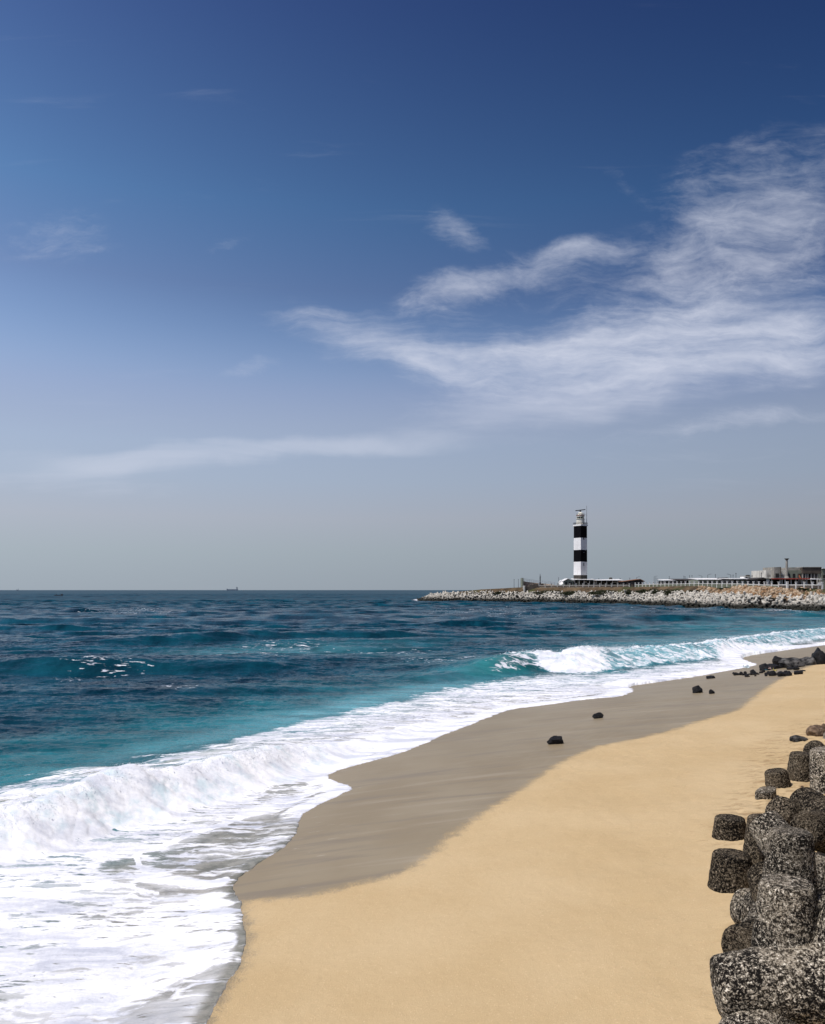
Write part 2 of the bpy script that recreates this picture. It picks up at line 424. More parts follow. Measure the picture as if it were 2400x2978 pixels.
# ---- wind chop and swell
def waves(x, y):
    h = np.zeros_like(x); rg = np.random.default_rng(5)
    for k in range(46):
        lam = 0.9 * 1.115 ** k if k < 34 else rg.uniform(9, 38)
        if lam < 0.5: continue
        th = R(97) + rg.normal(0, 0.42 if lam < 12 else 0.16)
        kx, ky = math.cos(th) * 2 * math.pi / lam, math.sin(th) * 2 * math.pi / lam
        amp = (0.0125 + 0.006 * sstep(2.5, 6, lam)) * lam ** 0.78 if lam < 12 else 0.0035 * lam
        amp *= rg.uniform(0.5, 1.2)
        vis = sstep(0.8, 2.2, lam / np.maximum(ROWST, 1e-3))          # leave out what the grid cannot carry
        u_ = rg.uniform(0, 6.28); w = (vis > 0.01) & (np.abs(x / y) < 0.75)
        xw, yw = x[w], y[w]
        ph = kx * xw + ky * yw + u_ + 1.8 * perlin(xw / (lam * 2.5) + k, yw / (lam * 2.5) - k)
        h[w] += vis[w] * amp * (np.cos(ph) + 0.28 * np.cos(2 * ph))
    return h
rowst = np.gradient(ys); ROWST = np.repeat(rowst[:, None], len(us), 1).ravel()
offs = sstep(3.0, 16.0, edge_sd)                # calms in the wash
chop = waves(x, y)
rid = fbm(x * 0.55, y * 1.25, 5, 0.55, ridged=True) * 0.10 * sstep(300, 120, y)
z = (chop * (0.55 + 0.45 * sstep(90, 170, y)) * (0.28 + 0.72 * sstep(6, 40, edge_sd)) + rid) * offs * sstep(9000, 2500, y)

foam = np.zeros_like(x); aer = np.zeros_like(x); face = np.zeros_like(x); turb = np.zeros_like(x)
def wave(line, Hs, wf, wb, ext=0.0, zbase=0.0):
    """a wave whose front foot follows line (measured view), with height Hs along it; returns (dist seaward of foot, H)"""
    P = resample(seapts(line, zbase), 8)
    sd, par = poly_dist(x, y, P, wb * 3 + wf + 6)
    seg = np.concatenate([[0], np.cumsum(np.hypot(*np.diff(P, axis=0).T))])
    t = np.array([seg[min(i * 8, len(seg) - 1)] for i in range(len(line))])
    H = np.interp(par, t, Hs)
    inside = sstep(-0.5, 0.5, sd)
    prof = np.where(sd < wf, sstep(-0.25, wf, sd), np.exp(-((sd - wf) / wb) ** 1.5 * 0.9) if wb else 0)
    prof = np.where(sd < -0.25, 0, prof)
    return sd, par, H, prof
# near bore
B1 = [(-500,1940),(-250,1885),(-100,1850),(0,1822),(60,1812),(140,1788),(220,1760),(300,1735),(380,1715),(470,1690),(560,1662),(640,1638),(700,1620),(760,1604),(840,1580),(930,1545),(1000,1515),(1060,1490)]
H1 = [0.8,0.85,0.85,0.85,0.88,0.92,0.98,1.02,1.0,1.05,1.0,0.9,0.7,0.5,0.34,0.22,0.12,0.0]
wig = 0.35 * fbm(x * 0.45, y * 0.45, 3)
s1, p1, h1, f1 = wave(B1, H1, 1.5, 5.5)
m1 = (y < 60) & (U < 1150)
h1 = np.where(m1, h1, 0) * (1 + 0.45 * fbm(p1 * 0.3, p1 * 0 + 3.3, 3))
z += h1 * f1
bulk1 = sstep(-0.35, 0.2, s1 + 0.3 * fbm(x * 1.6, y * 1.6, 3)) * sstep(2.0, 1.35, s1 + 1.9 * wig + 0.25 * fbm(x * 2.5, y * 2.5, 2)) * sstep(0.0, 0.35, h1)
foam = np.maximum(foam, 1.6 * bulk1)
turb += bulk1 * np.clip(h1, 0, 1)
# second breaker
B2 = [(700,1452),(800,1446),(900,1438),(1000,1430),(1060,1424),(1110,1419),(1150,1415),(1200,1418),(1250,1416),(1290,1410),(1340,1404),(1390,1398),(1450,1392),(1520,1383),(1570,1375),(1640,1362),(1736,1345),(1850,1330)]
H2 = [0.0,0.0,0.1,0.38,0.8,1.12,1.1,0.95,1.1,1.35,1.05,0.9,1.0,0.85,0.95,0.85,0.85,0.7]
s2, p2, h2, f2 = wave(B2, H2, 2.6, 4.5)
m2 = (y > 45) & (y < 160) & (U > 600)
h2 = np.where(m2, h2, 0) * (1 + 0.2 * fbm(p2 * 0.22, p2 * 0 + 9.1, 3))
h2 = h2 * 1.12
z += h2 * f2
foam = np.maximum(foam, 0.34 * m2 * sstep(0.3, 1.2, s2) * sstep(4.0, 2.4, s2) * sstep(990, 1060, U) * sstep(.2, .6, h2))
brk = sstep(1075, 1130, U + 60 * fbm(x * .3, y * .3, 2))
s_lo = np.interp(U + 25 * fbm(x * .3, y * .3, 2), [1035, 1075, 1120, 1165], [4.2, 2.7, 1.4, -0.6])
bulk2 = sstep(-0.1, 0.9, s2 - s_lo + 0.9 * fbm(x * .7, y * .7, 4)) * sstep(5.0, 3.2, s2 + 2 * wig) * sstep(1030, 1065, U) * m2 * sstep(0.1, 0.4, h2)
solid = sstep(1080, 1150, U) * sstep(1285, 1240, U)
curl = sstep(1245, 1270, U) * m2 * sstep(0.2, 1.0, s2) * sstep(4.4, 3.0, s2)
foam = np.maximum(foam, bulk2 * (0.44 + 0.42 * solid + 0.25 * solid * fbm(x * .45, y * .45, 3) - 0.10 * curl + 0.35 * sstep(2.6, 3.2, s2) * sstep(4.2, 3.6, s2)))
turb += bulk2 * np.clip(h2, 0, 1) * 0.9
aer = np.maximum(aer, bulk2 * 0.85)
face = np.maximum(face, m2 * sstep(0.0, 0.8, s2) * sstep(4.2, 2.6, s2) * sstep(0.15, 0.9, h2) * sstep(1200, 1100, U))
# unbroken swells farther out
def swell(line, Hs, wf, wb, r=(0, 400)):
    s, p_, h, f = wave(line, Hs, wf, wb)
    h = np.where((y > r[0]) & (y < r[1]), h, 0)
    return h * f * (1 + 0.25 * fbm(p_ * .12, p_ * 0 + 1, 2)), s, h
a, s3, h3 = swell([(100,1372),(250,1364),(400,1357),(550,1352),(700,1347),(850,1345),(1000,1343),(1150,1342)], [0,.35,.8,1.05,1.1,.9,.5,0], 4.5, 8, (70, 200)); z += a
a, s4, h4 = swell([(-500,1424),(-200,1421),(0,1420),(150,1419),(300,1418),(450,1416),(600,1412),(800,1404),(950,1398)], [.55,.62,.62,.58,.5,.4,.25,.15,0], 3.2, 6, (45, 110)); z += a
face = np.maximum(face, 0.12 * sstep(0, .8, s4) * sstep(5, 3, s4) * sstep(.15, .7, h4))
a, s5, h5 = swell([(-300,1476),(0,1474),(150,1472),(300,1470),(500,1466),(700,1458),(850,1446)], [.3,.35,.42,.42,.35,.25,0], 2.2, 4, (35, 75)); z += a
a, s6, h6 = swell([(900,1330),(1050,1322),(1200,1316),(1350,1310),(1500,1306),(1700,1300),(1900,1296)], [0,.4,.6,.6,.55,.5,.4], 4.5, 8, (110, 260)); z += a
a, s7, h7 = swell([(0,1293),(120,1291),(260,1290),(420,1290),(560,1289)], [0,.7,.9,.7,0], 8, 14, (180, 330)); z += a
a, s8, h8 = swell([(-400,1330),(-100,1326),(150,1322),(420,1318),(700,1314),(900,1312)], [.4,.5,.55,.5,.35,0], 6, 10, (110, 230)); z += a

# ---- foam cover
def blend_foam(mask, val):
    global foam
    foam = foam * (1 - mask) + np.maximum(foam, val) * mask
wash = sstep(0.0, 0.25, edge_sd)
# foreground wash between the near bore and the sand
W1 = [(-700,2500),(-700,1900),(-100,1840),(0,1815),(140,1780),(300,1728),(470,1683),(640,1633),(700,1615),(800,1600),(800,1700),(660,1760),(640,1800),(560,1860),(545,1990),(520,2090),(470,2300),(300,2500)]
blend_foam(poly_mask(U, V, W1, 8) * wash, 0.61)
def carve(P, val, soft, amt=1.0):
    global foam
    mk = poly_mask(U + 30 * fbm(x * .9, y * .9, 4), V + 14 * fbm(x * .9 + 9, y * .9, 4), P, soft * 2) * amt
    mk = mk * (1 - np.clip(bulk1 * 1.3, 0, 1))
    foam = foam * (1 - mk) + val * mk
carve([(300,1798),(390,1768),(500,1728),(600,1700),(700,1668),(770,1655),(770,1720),(650,1790),(560,1835),(490,1858),(320,1850)], 0.40, 9)
carve([(318,1800),(420,1770),(520,1735),(600,1712),(610,1735),(540,1770),(430,1800),(330,1835)], 0.33, 7)
carve([(385,1845),(430,1822),(500,1800),(540,1800),(500,1840),(440,1858)], 0.30, 6)
carve([(218,1812),(250,1795),(292,1800),(290,1850),(330,1866),(480,1866),(505,1880),(460,1893),(330,1890),(250,1868),(215,1845)], 0.39, 7)
carve([(560,1655),(640,1640),(690,1640),(660,1660),(590,1680),(540,1685)], 0.36, 6)
carve([(330,1905),(420,1888),(520,1890),(512,1935),(430,1925)], 0.58, 9)
carve([(395,1945),(520,1930),(512,1985),(420,1975)], 0.62, 9)
carve([(250,2150),(330,2090),(420,2062),(520,2000),(520,2080),(470,2150),(440,2260),(150,2260)], 0.44, 10)
carve([(140,1800),(330,1745),(520,1700),(640,1660),(640,1672),(500,1722),(330,1772),(180,1812)], 0.50, 7)
# bright foam rims left by the last run-up
def rim(l, wpx, val):
    global foam
    sd, _ = poly_dist(U + 2.5 * fbm(x * 2.2, y * 2.2, 3), V + 1.5 * fbm(x * 2.2 + 4, y * 2.2, 3), resample(l, 6), 20)
    foam = np.maximum(foam, val * sstep(wpx, wpx * 0.55, np.abs(sd)))
rim([(478,1857),(440,1861),(380,1860),(330,1856),(308,1848),(297,1830),(288,1808)], 5.0, 1.5)
rim([(292,1822),(286,1805),(300,1795),(340,1785),(400,1760),(470,1738),(560,1706),(640,1682),(720,1664),(738,1659)], 6.0, 1.15)
rim([(255,1866),(285,1874),(332,1884)], 3.0, 1.3)
# apron between the second breaker and the sand, and the lacy water behind the near bore
W2 = [(540,1612),(470,1590),(520,1560),(600,1535),(640,1525),(720,1505),(800,1488),(880,1468),(960,1446),(1060,1432),(1110,1424),(1250,1421),(1350,1408),(1500,1389),(1640,1366),(1800,1340),(1800,1360),(1640,1385),(1600,1410),(1340,1466),(1080,1502),(950,1545),(850,1590),(760,1612),(640,1640)]
blend_foam(poly_mask(U + 22 * fbm(x * .35, y * .35, 3), V + 8 * fbm(x * .35 + 3, y * .35, 3), W2, 12) * wash, 0.54)
carve([(1140,1428),(1300,1425),(1450,1405),(1440,1422),(1300,1442),(1160,1450)], 0.48, 6)
carve([(900,1478),(1000,1470),(1120,1462),(1060,1475),(960,1490)], 0.5, 6)
carve([(690,1555),(760,1535),(840,1530),(920,1520),(900,1545),(800,1565),(720,1575)], 0.46, 7)
carve([(560,1560),(680,1540),(800,1510),(900,1485),(980,1460),(940,1480),(830,1520),(700,1560)], 0.44, 6)
# the very lip of the wash is always white
lip = sstep(-0.6, -0.4, edge_sd) * sstep(1.1, 0.3, edge_sd / np.clip(y / 22, 0.6, 3)) * sstep(20, 26, y) * (y < 130)
foam = np.maximum(foam, lip * (1.05 + 0.25 * fbm(x * .8, y * .8, 2)))
lip2 = sstep(0.0, 0.03, edge_sd) * sstep(0.35, 0.1, edge_sd) * sstep(23, 19, y)
foam = foam * (1 - 0.35 * lip2)
# lacy crest behind the near bore
lace = sstep(1.2, 1.7, s1) * sstep(6.5, 2.8, s1 + 2 * wig) * m1 * sstep(.2, .5, h1)
foam = np.maximum(foam, 0.46 * lace)
oliv = sstep(1.1, 1.6, s1) * sstep(4.4, 2.6, s1) * m1 * sstep(.3, .7, h1) * sstep(-0.25, 0.2, fbm(x * .5, y * .5, 2)) * sstep(560, 380, U)
oliv = np.maximum(oliv, 0.8 * poly_mask(U, V, [(700,1600),(790,1560),(900,1535),(990,1510),(960,1535),(860,1572),(740,1605)], 8))
oliv = np.maximum(oliv, 0.45 * poly_mask(U + 25 * fbm(x * .9, y * .9, 3), V + 9 * fbm(x * .9 + 5, y * .9, 3), [(205,1815),(250,1795),(300,1800),(330,1866),(480,1866),(505,1880),(460,1893),(330,1893),(250,1872)], 12))
# scattered flecks on the unbroken swells
for (fu, fv, ru, rv, a_) in [(205,1407,90,13,.27),(260,1412,70,9,.25),(370,1452,60,11,.30),(160,1424,60,8,.2),(280,1290,140,6,.2),(820,1372,120,9,.27),(620,1362,120,10,.24),(1030,1290,180,14,.16),
                              (560,1378,130,8,.25),(1100,1300,200,8,.14),(950,1398,120,9,.25),(1580,1345,140,10,.25),(1420,1285,280,6,.16),(885,1263,16,2.2,.75),(1660,1287,60,3.5,.4)]:
    foam = np.maximum(foam, a_ * np.exp(-((U - fu) / ru) ** 2 - ((V - fv) / rv) ** 2))
# milky, aerated water and the turquoise shallows
def g(fu, fv, ru, rv, ang=0.0):
    c_, s_ = math.cos(R(ang)), math.sin(R(ang)); dx = U - fu; dy = V - fv
    return np.exp(-((dx * c_ + dy * s_) / ru) ** 2 - ((-dx * s_ + dy * c_) / rv) ** 2)
nz = fbm(x * 0.22, y * 0.22, 4)
for q in [(720,1497,220,22,-14,.8),(520,1545,180,26,-16,.5),(880,1455,160,18,-10,.65),(560,1370,260,9,-2,.38),(760,1383,160,7,0,.3),(1120,1438,160,9,-3,.5),(1450,1350,300,14,-6,.35),(330,1600,220,22,-16,.3),(1500,1318,260,8,-3,.22)]:
    aer = np.maximum(aer, q[5] * g(*q[:5]) * (0.85 + 0.6 * nz))
vl = 1593 - 0.164 * U
teal = sstep(-75, 45, V - vl + 55 * nz)
teal = np.maximum(teal, 0.75 * face)
teal = np.maximum(teal, 0.3 * g(600, 1366, 330, 12, -2)); teal = np.maximum(teal, 0.8 * g(1030, 1440, 200, 18, -4)); teal = np.maximum(teal, 0.7 * g(1450, 1355, 420, 22, -5))
teal = np.maximum(teal, 0.18 * sstep(0, 1, s4) * g(150, 1432, 330, 14)); teal = np.clip(teal, 0, 1)
thin = sstep(4.5, 0.6, ssd) * sstep(30, 10, edge_sd) * sstep(-1, 0.5, ssd + 3)
thin = np.where(ssd < 3.5, np.maximum(thin, sstep(3.5, 0.5, ssd)), thin) * (y < 400)
# ---- turbulence of the white water
tn = 1.3 * np.abs(fbm(x * 0.9 + z, y * 1.1, 2)) + 0.45 * np.abs(fbm(x * 2.2 + z, y * 2.2 + z, 3, 0.5))
z += turb * 0.24 * tn * np.clip(y / 30, 0.9, 1.5)
wash_tex = sstep(0.05, 0.5, edge_sd) * (1 - sstep(6, 14, edge_sd)) * (0.02 * fbm(x * 2.2, y * 2.2, 4, 0.6) + 0.012 * fbm(x * 8, y * 8, 3))
z += wash_tex * np.clip(y / 20, 0.7, 2.5)
# ---- run-up: the water lies as a thin sheet on the sand and ends in a low lip
sheet = np.maximum(zs, 0.0) + 0.055 * (1 - np.exp(-np.maximum(edge_sd, 0) / 0.22)) * np.clip(y / 20, 0.8, 1.25)
z = np.where(edge_sd > 0, np.maximum(z, -0.4) * sstep(0.0, 3.0, edge_sd) + sheet, zs - 0.12 - 0.3 * sstep(0, 1, -edge_sd))
z = np.where(edge_sd > 0, np.maximum(z, zs + 0.02 * sstep(0, .3, edge_sd)), z)

fc = grid_faces(len(ys), len(us))
keep = (edge_sd > -0.8)[fc].any(1)
fc = fc[keep]
used = np.zeros(len(x), bool); used[fc.ravel()] = True; remap = np.cumsum(used) - 1
wme = np_mesh('sea', np.stack([x, y, z], 1)[used], remap[fc])
for nm_, ar in (('foam', foam), ('aer', np.clip(aer, 0, 1)), ('teal', teal), ('thin', np.clip(thin, 0, 1)), ('oliv', np.clip(oliv, 0, 1)), ('face', face), ('turb', np.clip(turb, 0, 1)), ('swash', sstep(16, 5, edge_sd))):
    add_attr(wme, nm_, ar[used])
SEA = dict(x=x, y=y, z=z, s1=s1, h1=h1, s2=s2, h2=h2, U=U)

m_sea, n, b = material('sea_water', 0.12, 0.5)
p = n.pos(); px_, py_, pz_ = n.xyz(p)
dist = n.math('SQRT', n.add(n.mul(px_, px_), n.mul(py_, py_)))
nb = n.noise(n.mapping(p, rot=(0, 0, R(6)), sc=(0.55, 1, 1)), 0.02, 9, 0.68)
nb2 = n.noise(n.mapping(p, sc=(0.6, 1, 1)), 0.25, 8, 0.6)
fr = n.mapr(dist, 60, 500)
nb3 = n.noise(n.mapping(p, rot=(0, 0, R(5)), sc=(1, 0.16, 1)), 0.30, 6, 0.62)
deep = n.mix(n.mapr(n.add(n.mul(nb, 0.22), n.add(n.mul(nb2, 0.36), n.mul(nb3, 0.42))), 0.36, 0.66), (0.0008, 0.010, 0.020), (0.004, 0.064, 0.097))  # wind patches and the light and dark of wave slopes, painted as noise
tl = n.mix(n.mapr(nb2, 0.35, 0.68), (0.004, 0.075, 0.095), (0.022, 0.175, 0.205))
fa = n.attr('face')
tl = n.mix(n.mul(fa, 0.8), tl, n.mix(n.mapr(nb2, .4, .7), (0.0, 0.10, 0.10), (0.01, 0.20, 0.19)))
c = n.mix(n.attr('teal'), deep, tl)
am = n.mul(n.attr('aer'), n.mapr(n.noise(n.mapping(p, rot=(0, 0, R(24)), sc=(0.4, 1.3, 1)), 0.7, 7, 0.62), 0.28, 0.68, 0.25, 1.0))
c = n.mix(am, c, (0.19, 0.47, 0.53))
c = n.mix(n.mul(n.attr('oliv'), n.mapr(n.noise(p, 1.6, 4, 0.6), 0.35, 0.6, 0.35, 1.0)), c, (0.125, 0.125, 0.045))
th = n.attr('thin')
c = n.mix(n.mul(th, 0.85), c, n.mix(n.mapr(n.noise(p, 2.5, 5, 0.6), 0.35, 0.65), (0.15, 0.135, 0.10), (0.30, 0.275, 0.225)))
# foam pattern: streaked veils + bubbly lace, compared with the cover
flow = n.mapping(p, rot=(0, 0, R(-27)), sc=(0.34, 1.3, 1))
warpn = n.new('ShaderNodeTexNoise'); n.put(warpn.inputs['Vector'], p); warpn.inputs['Scale'].default_value = 0.9; warpn.inputs['Detail'].default_value = 4
wv_ = n.new('ShaderNodeVectorMath', operation='MULTIPLY_ADD'); n.put(wv_.inputs[0], warpn.outputs['Color']); wv_.inputs[1].default_value = (0.8, 0.8, 0.8); n.put(wv_.inputs[2], flow)
flow2 = wv_.outputs[0]
f1_ = n.noise(flow2, 2.2, 10, 0.62, 0.3)
f2_ = n.noise(flow2, 0.55, 6, 0.6, 0.4)
vor = n.voro(flow2, 2.6, 'DISTANCE_TO_EDGE')
vor2 = n.voro(flow2, 0.9, 'DISTANCE_TO_EDGE')
cell = n.add(n.mul(n.mapr(vor, 0.0, 0.28, 1.0, 0.0), 0.5), n.mul(n.mapr(vor2, 0.0, 0.25, 1.0, 0.0), 0.5))
lev = n.add(n.add(n.mul(n.mapr(f1_, 0.28, 0.72, 0, 1, False), 0.52), n.mul(n.mapr(f2_, 0.3, 0.7, 0, 1, False), 0.22)), n.mul(cell, 0.26))
fo = n.attr('foam')
thr = n.sub(1.0, fo)
soft_ = n.mapr(n.attr('swash'), 0, 1, 0.05, 0.11, False)
mask = n.mapr(n.sub(lev, n.mul(thr, 0.86)), n.mul(soft_, -1.0), soft_)
mask = n.mul(mask, n.mapr(fo, 0.02, 0.12))
veil = n.mul(n.mul(n.mapr(fo, 0.25, 0.5), n.mapr(fo, 0.58, 0.72, 1.0, 0.3)), n.mapr(n.noise(flow2, 0.9, 8, 0.65), 0.35, 0.65, 0.12, 0.72))
veil = n.mul(veil, n.attr('swash'))
mask = n.math('MAXIMUM', mask, veil)
fk = n.noise(n.mapping(p, rot=(0, 0, R(-27)), sc=(0.8, 3.6, 1)), 2.6, 5, 0.6, 0.4)
fk2 = n.noise(n.mapping(p, rot=(0, 0, R(-27)), sc=(0.5, 1.4, 1)), 0.5, 3, 0.5)
hole = n.mul(n.mapr(n.add(fk, n.mul(n.sub(fk2, 0.5), 0.5)), 0.60, 0.69), n.mapr(fo, 0.75, 1.0, 0.9, 0.0))
mask = n.mul(mask, n.sub(1.0, n.mul(hole, n.attr('swash'))))
tur = n.attr('turb')
fcol = n.mix(n.mul(tur, n.mapr(n.noise(p, 1.3, 6, 0.65), 0.48, 0.70)), n.mix(n.mapr(tur, 0, .4), (0.80, 0.81, 0.82), (0.77, 0.78, 0.79)), (0.50, 0.61, 0.64))
fcol = n.mix(n.mul(n.mapr(n.noise(flow2, 1.1, 9, 0.68), 0.40, 0.68), n.mapr(tur, 0.0, 0.6, 1.0, 0.75)), fcol, (0.44, 0.465, 0.525))  # bluish shading of the foam, mixed into its colour as noise
c = n.mix(mask, c, fcol)
n.put(b.inputs['Base Color'], c)
rw = n.mapr(dist, 20, 700, 0.09, 0.32)
n.put(b.inputs['Roughness'], n.math('MAXIMUM', n.mul(mask, 0.9), rw))
n.put(b.inputs['Specular IOR Level'], n.mix(mask, n.mix(n.mapr(dist, 40, 400), (.035, .035, .035), (.010, .010, .010)), (.03, .03, .03)))
w1_ = n.noise(n.mapping(p, rot=(0, 0, R(8)), sc=(0.55, 1.25, 1)), 1.6, 8, 0.62, 0.5)
w2_ = n.noise(n.mapping(p, rot=(0, 0, R(-6)), sc=(0.5, 1.2, 1)), 0.22, 6, 0.6, 0.3)
bw = n.bump(w1_, 0.75, 0.10)
bw = n.bump(w2_, 0.8, 0.28, bw)
fb = n.bump(n.add(n.noise(p, 9, 6, 0.7), n.mul(lev, 1.2)), 0.4, 0.06)
nsoft = n.new('ShaderNodeMix', data_type='VECTOR'); n.put(nsoft.inputs[0], n.mapr(tur, 0.0, 0.4, 0.25, 0.70)); n.put(nsoft.inputs[4], fb); nsoft.inputs[5].default_value = (-0.30, -0.42, 0.86)
fb = nsoft.outputs[1]
mixn = n.new('ShaderNodeMix', data_type='VECTOR'); n.put(mixn.inputs[0], mask); n.put(mixn.inputs[4], bw); n.put(mixn.inputs[5], fb)
n.put(b.inputs['Normal'], mixn.outputs[1])
sea = tag(mesh_obj('sea', wme, m_sea, smooth=True), 'dark blue sea turning turquoise and white where it breaks on the beach', kind='structure')

# ================================================================ spray thrown up by the breakers
m_spray, n, b = material('spray', 0.6, 0.0)
tl_ = n.new('ShaderNodeBsdfTranslucent'); tl_.inputs[0].default_value = (0.92, 0.93, 0.94, 1); mx_ = n.new('ShaderNodeMixShader'); mx_.inputs[0].default_value = 0.5
n.nt.links.new(b.outputs[0], mx_.inputs[1]); n.nt.links.new(tl_.outputs[0], mx_.inputs[2]); n.nt.links.new(mx_.outputs[0], n.nt.nodes['Material Output'].inputs[0]); b.inputs['Base Color'].default_value = (0.82, 0.84, 0.85, 1)
OCT = np.array([(1,0,0),(-1,0,0),(0,1,0),(0,-1,0),(0,0,1),(0,0,-1)], float)
OCF = np.array([(0,2,4),(2,1,4),(1,3,4),(3,0,4),(2,0,5),(1,2,5),(3,1,5),(0,3,5)])
def spray(sel_w, count, hmax, size, rg, jit):
    idx = np.nonzero(sel_w > 0.02)[0]
    pr = sel_w[idx] * (y[idx] ** 2) ; pr /= pr.sum()
    k = rg.choice(idx, count, p=pr)
    ju = rg.normal(0, 1, (count, 3))
    cl = sstep(-0.1, 0.55, fbm(x[k] * .55 + 2, y[k] * .55, 3)) ** 1.3
    hgt = rg.exponential(1.0, count) * hmax * (0.15 + cl)
    pos = np.stack([x[k] + ju[:, 0] * jit, y[k] + ju[:, 1] * jit * .6, z[k] + hgt - 0.02], 1)
    sz = size * rg.lognormal(0, 0.4, count) * np.exp(-0.35 * hgt / hmax)
    return pos, sz
rg = np.random.default_rng(21)
top1 = sstep(0.7, 1.2, s1) * sstep(2.1, 1.4, s1) * m1 * sstep(.35, .8, h1) * (1 + 1.6 * g(520, 1600, 90, 60) )
top2 = sstep(1.6, 2.4, s2) * sstep(4.2, 3.0, s2) * m2 * sstep(1060, 1110, U) * sstep(.3, .8, h2) * (0.35 + 2.0 * g(1285, 1408, 45, 60) + 0.8 * g(1120, 1415, 50, 60))
A = [spray(top1, 15000, 0.15, 0.006, rg, 0.2), spray(top2, 12000, 0.28, 0.017, rg, 0.35)]
pos = np.vstack([a[0] for a in A]); sz = np.concatenate([a[1] for a in A])
co = (pos[:, None, :] + OCT[None] * sz[:, None, None]).reshape(-1, 3)
fcs = (np.arange(len(pos))[:, None, None] * 6 + OCF[None]).reshape(-1, 3)
tag(mesh_obj('sea_spray', np_mesh('sea_spray', co, fcs), m_spray), 'fine white spray thrown up along the breaking waves', 'spray', kind='stuff')
# ================================================================ headland behind its breakwater
BPX = [(1190,1748.3),(1222,1748.5),(1262,1750),(1400,1751),(1500,1752),(1600,1753.5),(1700,1755.5),(1800,1757.5),(1900,1762),(2000,1768),(2100,1773),(2250,1775.5),(2400,1781)]
BF = [on_z(*p) for p in BPX[1:]]                                  # waterline of the armour, left to right
BF_in = [p[1] for p in BF]; BF_px = [p[0] for p in BPX[1:]]
def dB(px): return float(np.interp(px, BF_px, BF_in))
BLINE = np.array([(55,700),(20,580),(2,510)] + [tuple(p) for p in BF] + [(140,236),(168,250),(200,262)])
BLINE = resample(BLINE, 6)
BPOLY = np.vstack([BLINE, [(900,300),(900,900),(60,900)]])
def land_px(x, y): return 1200 + F * x / np.maximum(y, 1)
def land_top(px): return np.interp(px, [1200,1250,1310,1400,1525,1567,1850,2000,2145,2290,2400,2600], [0.4,2.4,4.9,6.8,8.0,7.9,8.0,8.2,7.7,6.8,6.8,7.0])
def land_z(x, y):
    sd, par = poly_dist(x, y, BLINE)
    p = np.abs(sd) * np.where(in_poly(x, y, BPOLY), 1, -1)
    zc = np.interp(land_px(x, y), [1215, 1250, 1310, 2050, 2110, 2300, 2500], [0.4, 2.4, 4.3, 4.5, 3.9, 3.9, 3.4])
    top = land_top(land_px(x, y)) + 0.15 * fbm(x * 0.06, y * 0.06, 3)
    z = np.where(p < 10, -1.2 + (zc + 1.2) * np.clip(p / 10, -1, 1), zc)
    z = np.where(p > 12, zc + (top - zc) * sstep(12, 19.5, p + 1.5 * fbm(x * .15, y * .15, 3)), z)
    return np.where(p < 0, -1.2 + 0.4 * np.maximum(p, -6), z) + sstep(9, 14, p) * (0.22 * fbm(x * .5, y * .5, 4)), p
xs = np.arange(-30, 420, 1.3); ys_ = np.concatenate([np.arange(225, 520, 1.5), np.arange(520, 760, 12)])
hx, hy = [a.ravel() for a in np.meshgrid(xs, ys_)]
hz, hp = land_z(hx, hy)
fc = grid_faces(len(ys_), len(xs)); fc = fc[(hp > -5)[fc].any(1)]
used = np.zeros(len(hx), bool); used[fc.ravel()] = True; rm = np.cumsum(used) - 1
m_land, n, b = material('headland_earth', 0.95, 0.1)
p = n.pos(); px_, py_, pz_ = n.xyz(p)
e1 = n.noise(p, 0.16, 7, 0.62); e2 = n.noise(p, 0.9, 6, 0.7)
c = n.mix(n.mapr(e1, 0.35, 0.65), (0.045, 0.032, 0.020), (0.135, 0.095, 0.055))
c = n.mix(n.mapr(e2, 0.5, 0.7), c, (0.075, 0.065, 0.035))
c = n.mix(n.mapr(n.noise(p, 0.09, 6, 0.6), 0.52, 0.62), c, (0.055, 0.06, 0.025))
c = n.mix(n.mapr(pz_, 3.4, 4.2, 1.0, 0.0), c, (0.018, 0.016, 0.014))  # ground under the armour near black: shade of the gaps put into its colour
n.put(b.inputs['Base Color'], c); n.put(b.inputs['Normal'], n.bump(e2, 0.8, 0.6))
tag(mesh_obj('headland', np_mesh('headland', np.stack([hx, hy, hz], 1)[used], rm[fc]), m_land, smooth=True), 'low earth headland carrying the lighthouse', kind='structure')
HZG = hz.reshape(len(ys_), len(xs))
def gz(x, y):
    i = min(max(int(np.searchsorted(ys_, y)) - 1, 0), len(ys_) - 2); j = min(max(int((x - xs[0]) / 1.3), 0), len(xs) - 2)
    a = (y - ys_[i]) / (ys_[i + 1] - ys_[i]); b_ = (x - xs[j]) / 1.3
    return float((HZG[i, j] * (1 - b_) + HZG[i, j + 1] * b_) * (1 - a) + (HZG[i + 1, j] * (1 - b_) + HZG[i + 1, j + 1] * b_) * a)
_fp = np.linspace(1240, 2560, 67); _fd = np.array([dB(q) + 24 for q in _fp])
_, _ff = land_z((_fp - 1200) / F * _fd, _fd)
_ff = np.convolve(np.pad(np.clip(_ff / 24, 0.3, 1), 3, mode='edge'), np.ones(7) / 7, 'valid')
def dO(px, off):
    """depth along the line of sight of photo column px at the given distance inland of the waterline"""
    return dB(px) + off / float(np.interp(px, _fp, _ff))
def pw(px, d): return (px - 1200.0) / F * d
def pz(py, d): return CAM_H - (py - HZ) / F * d

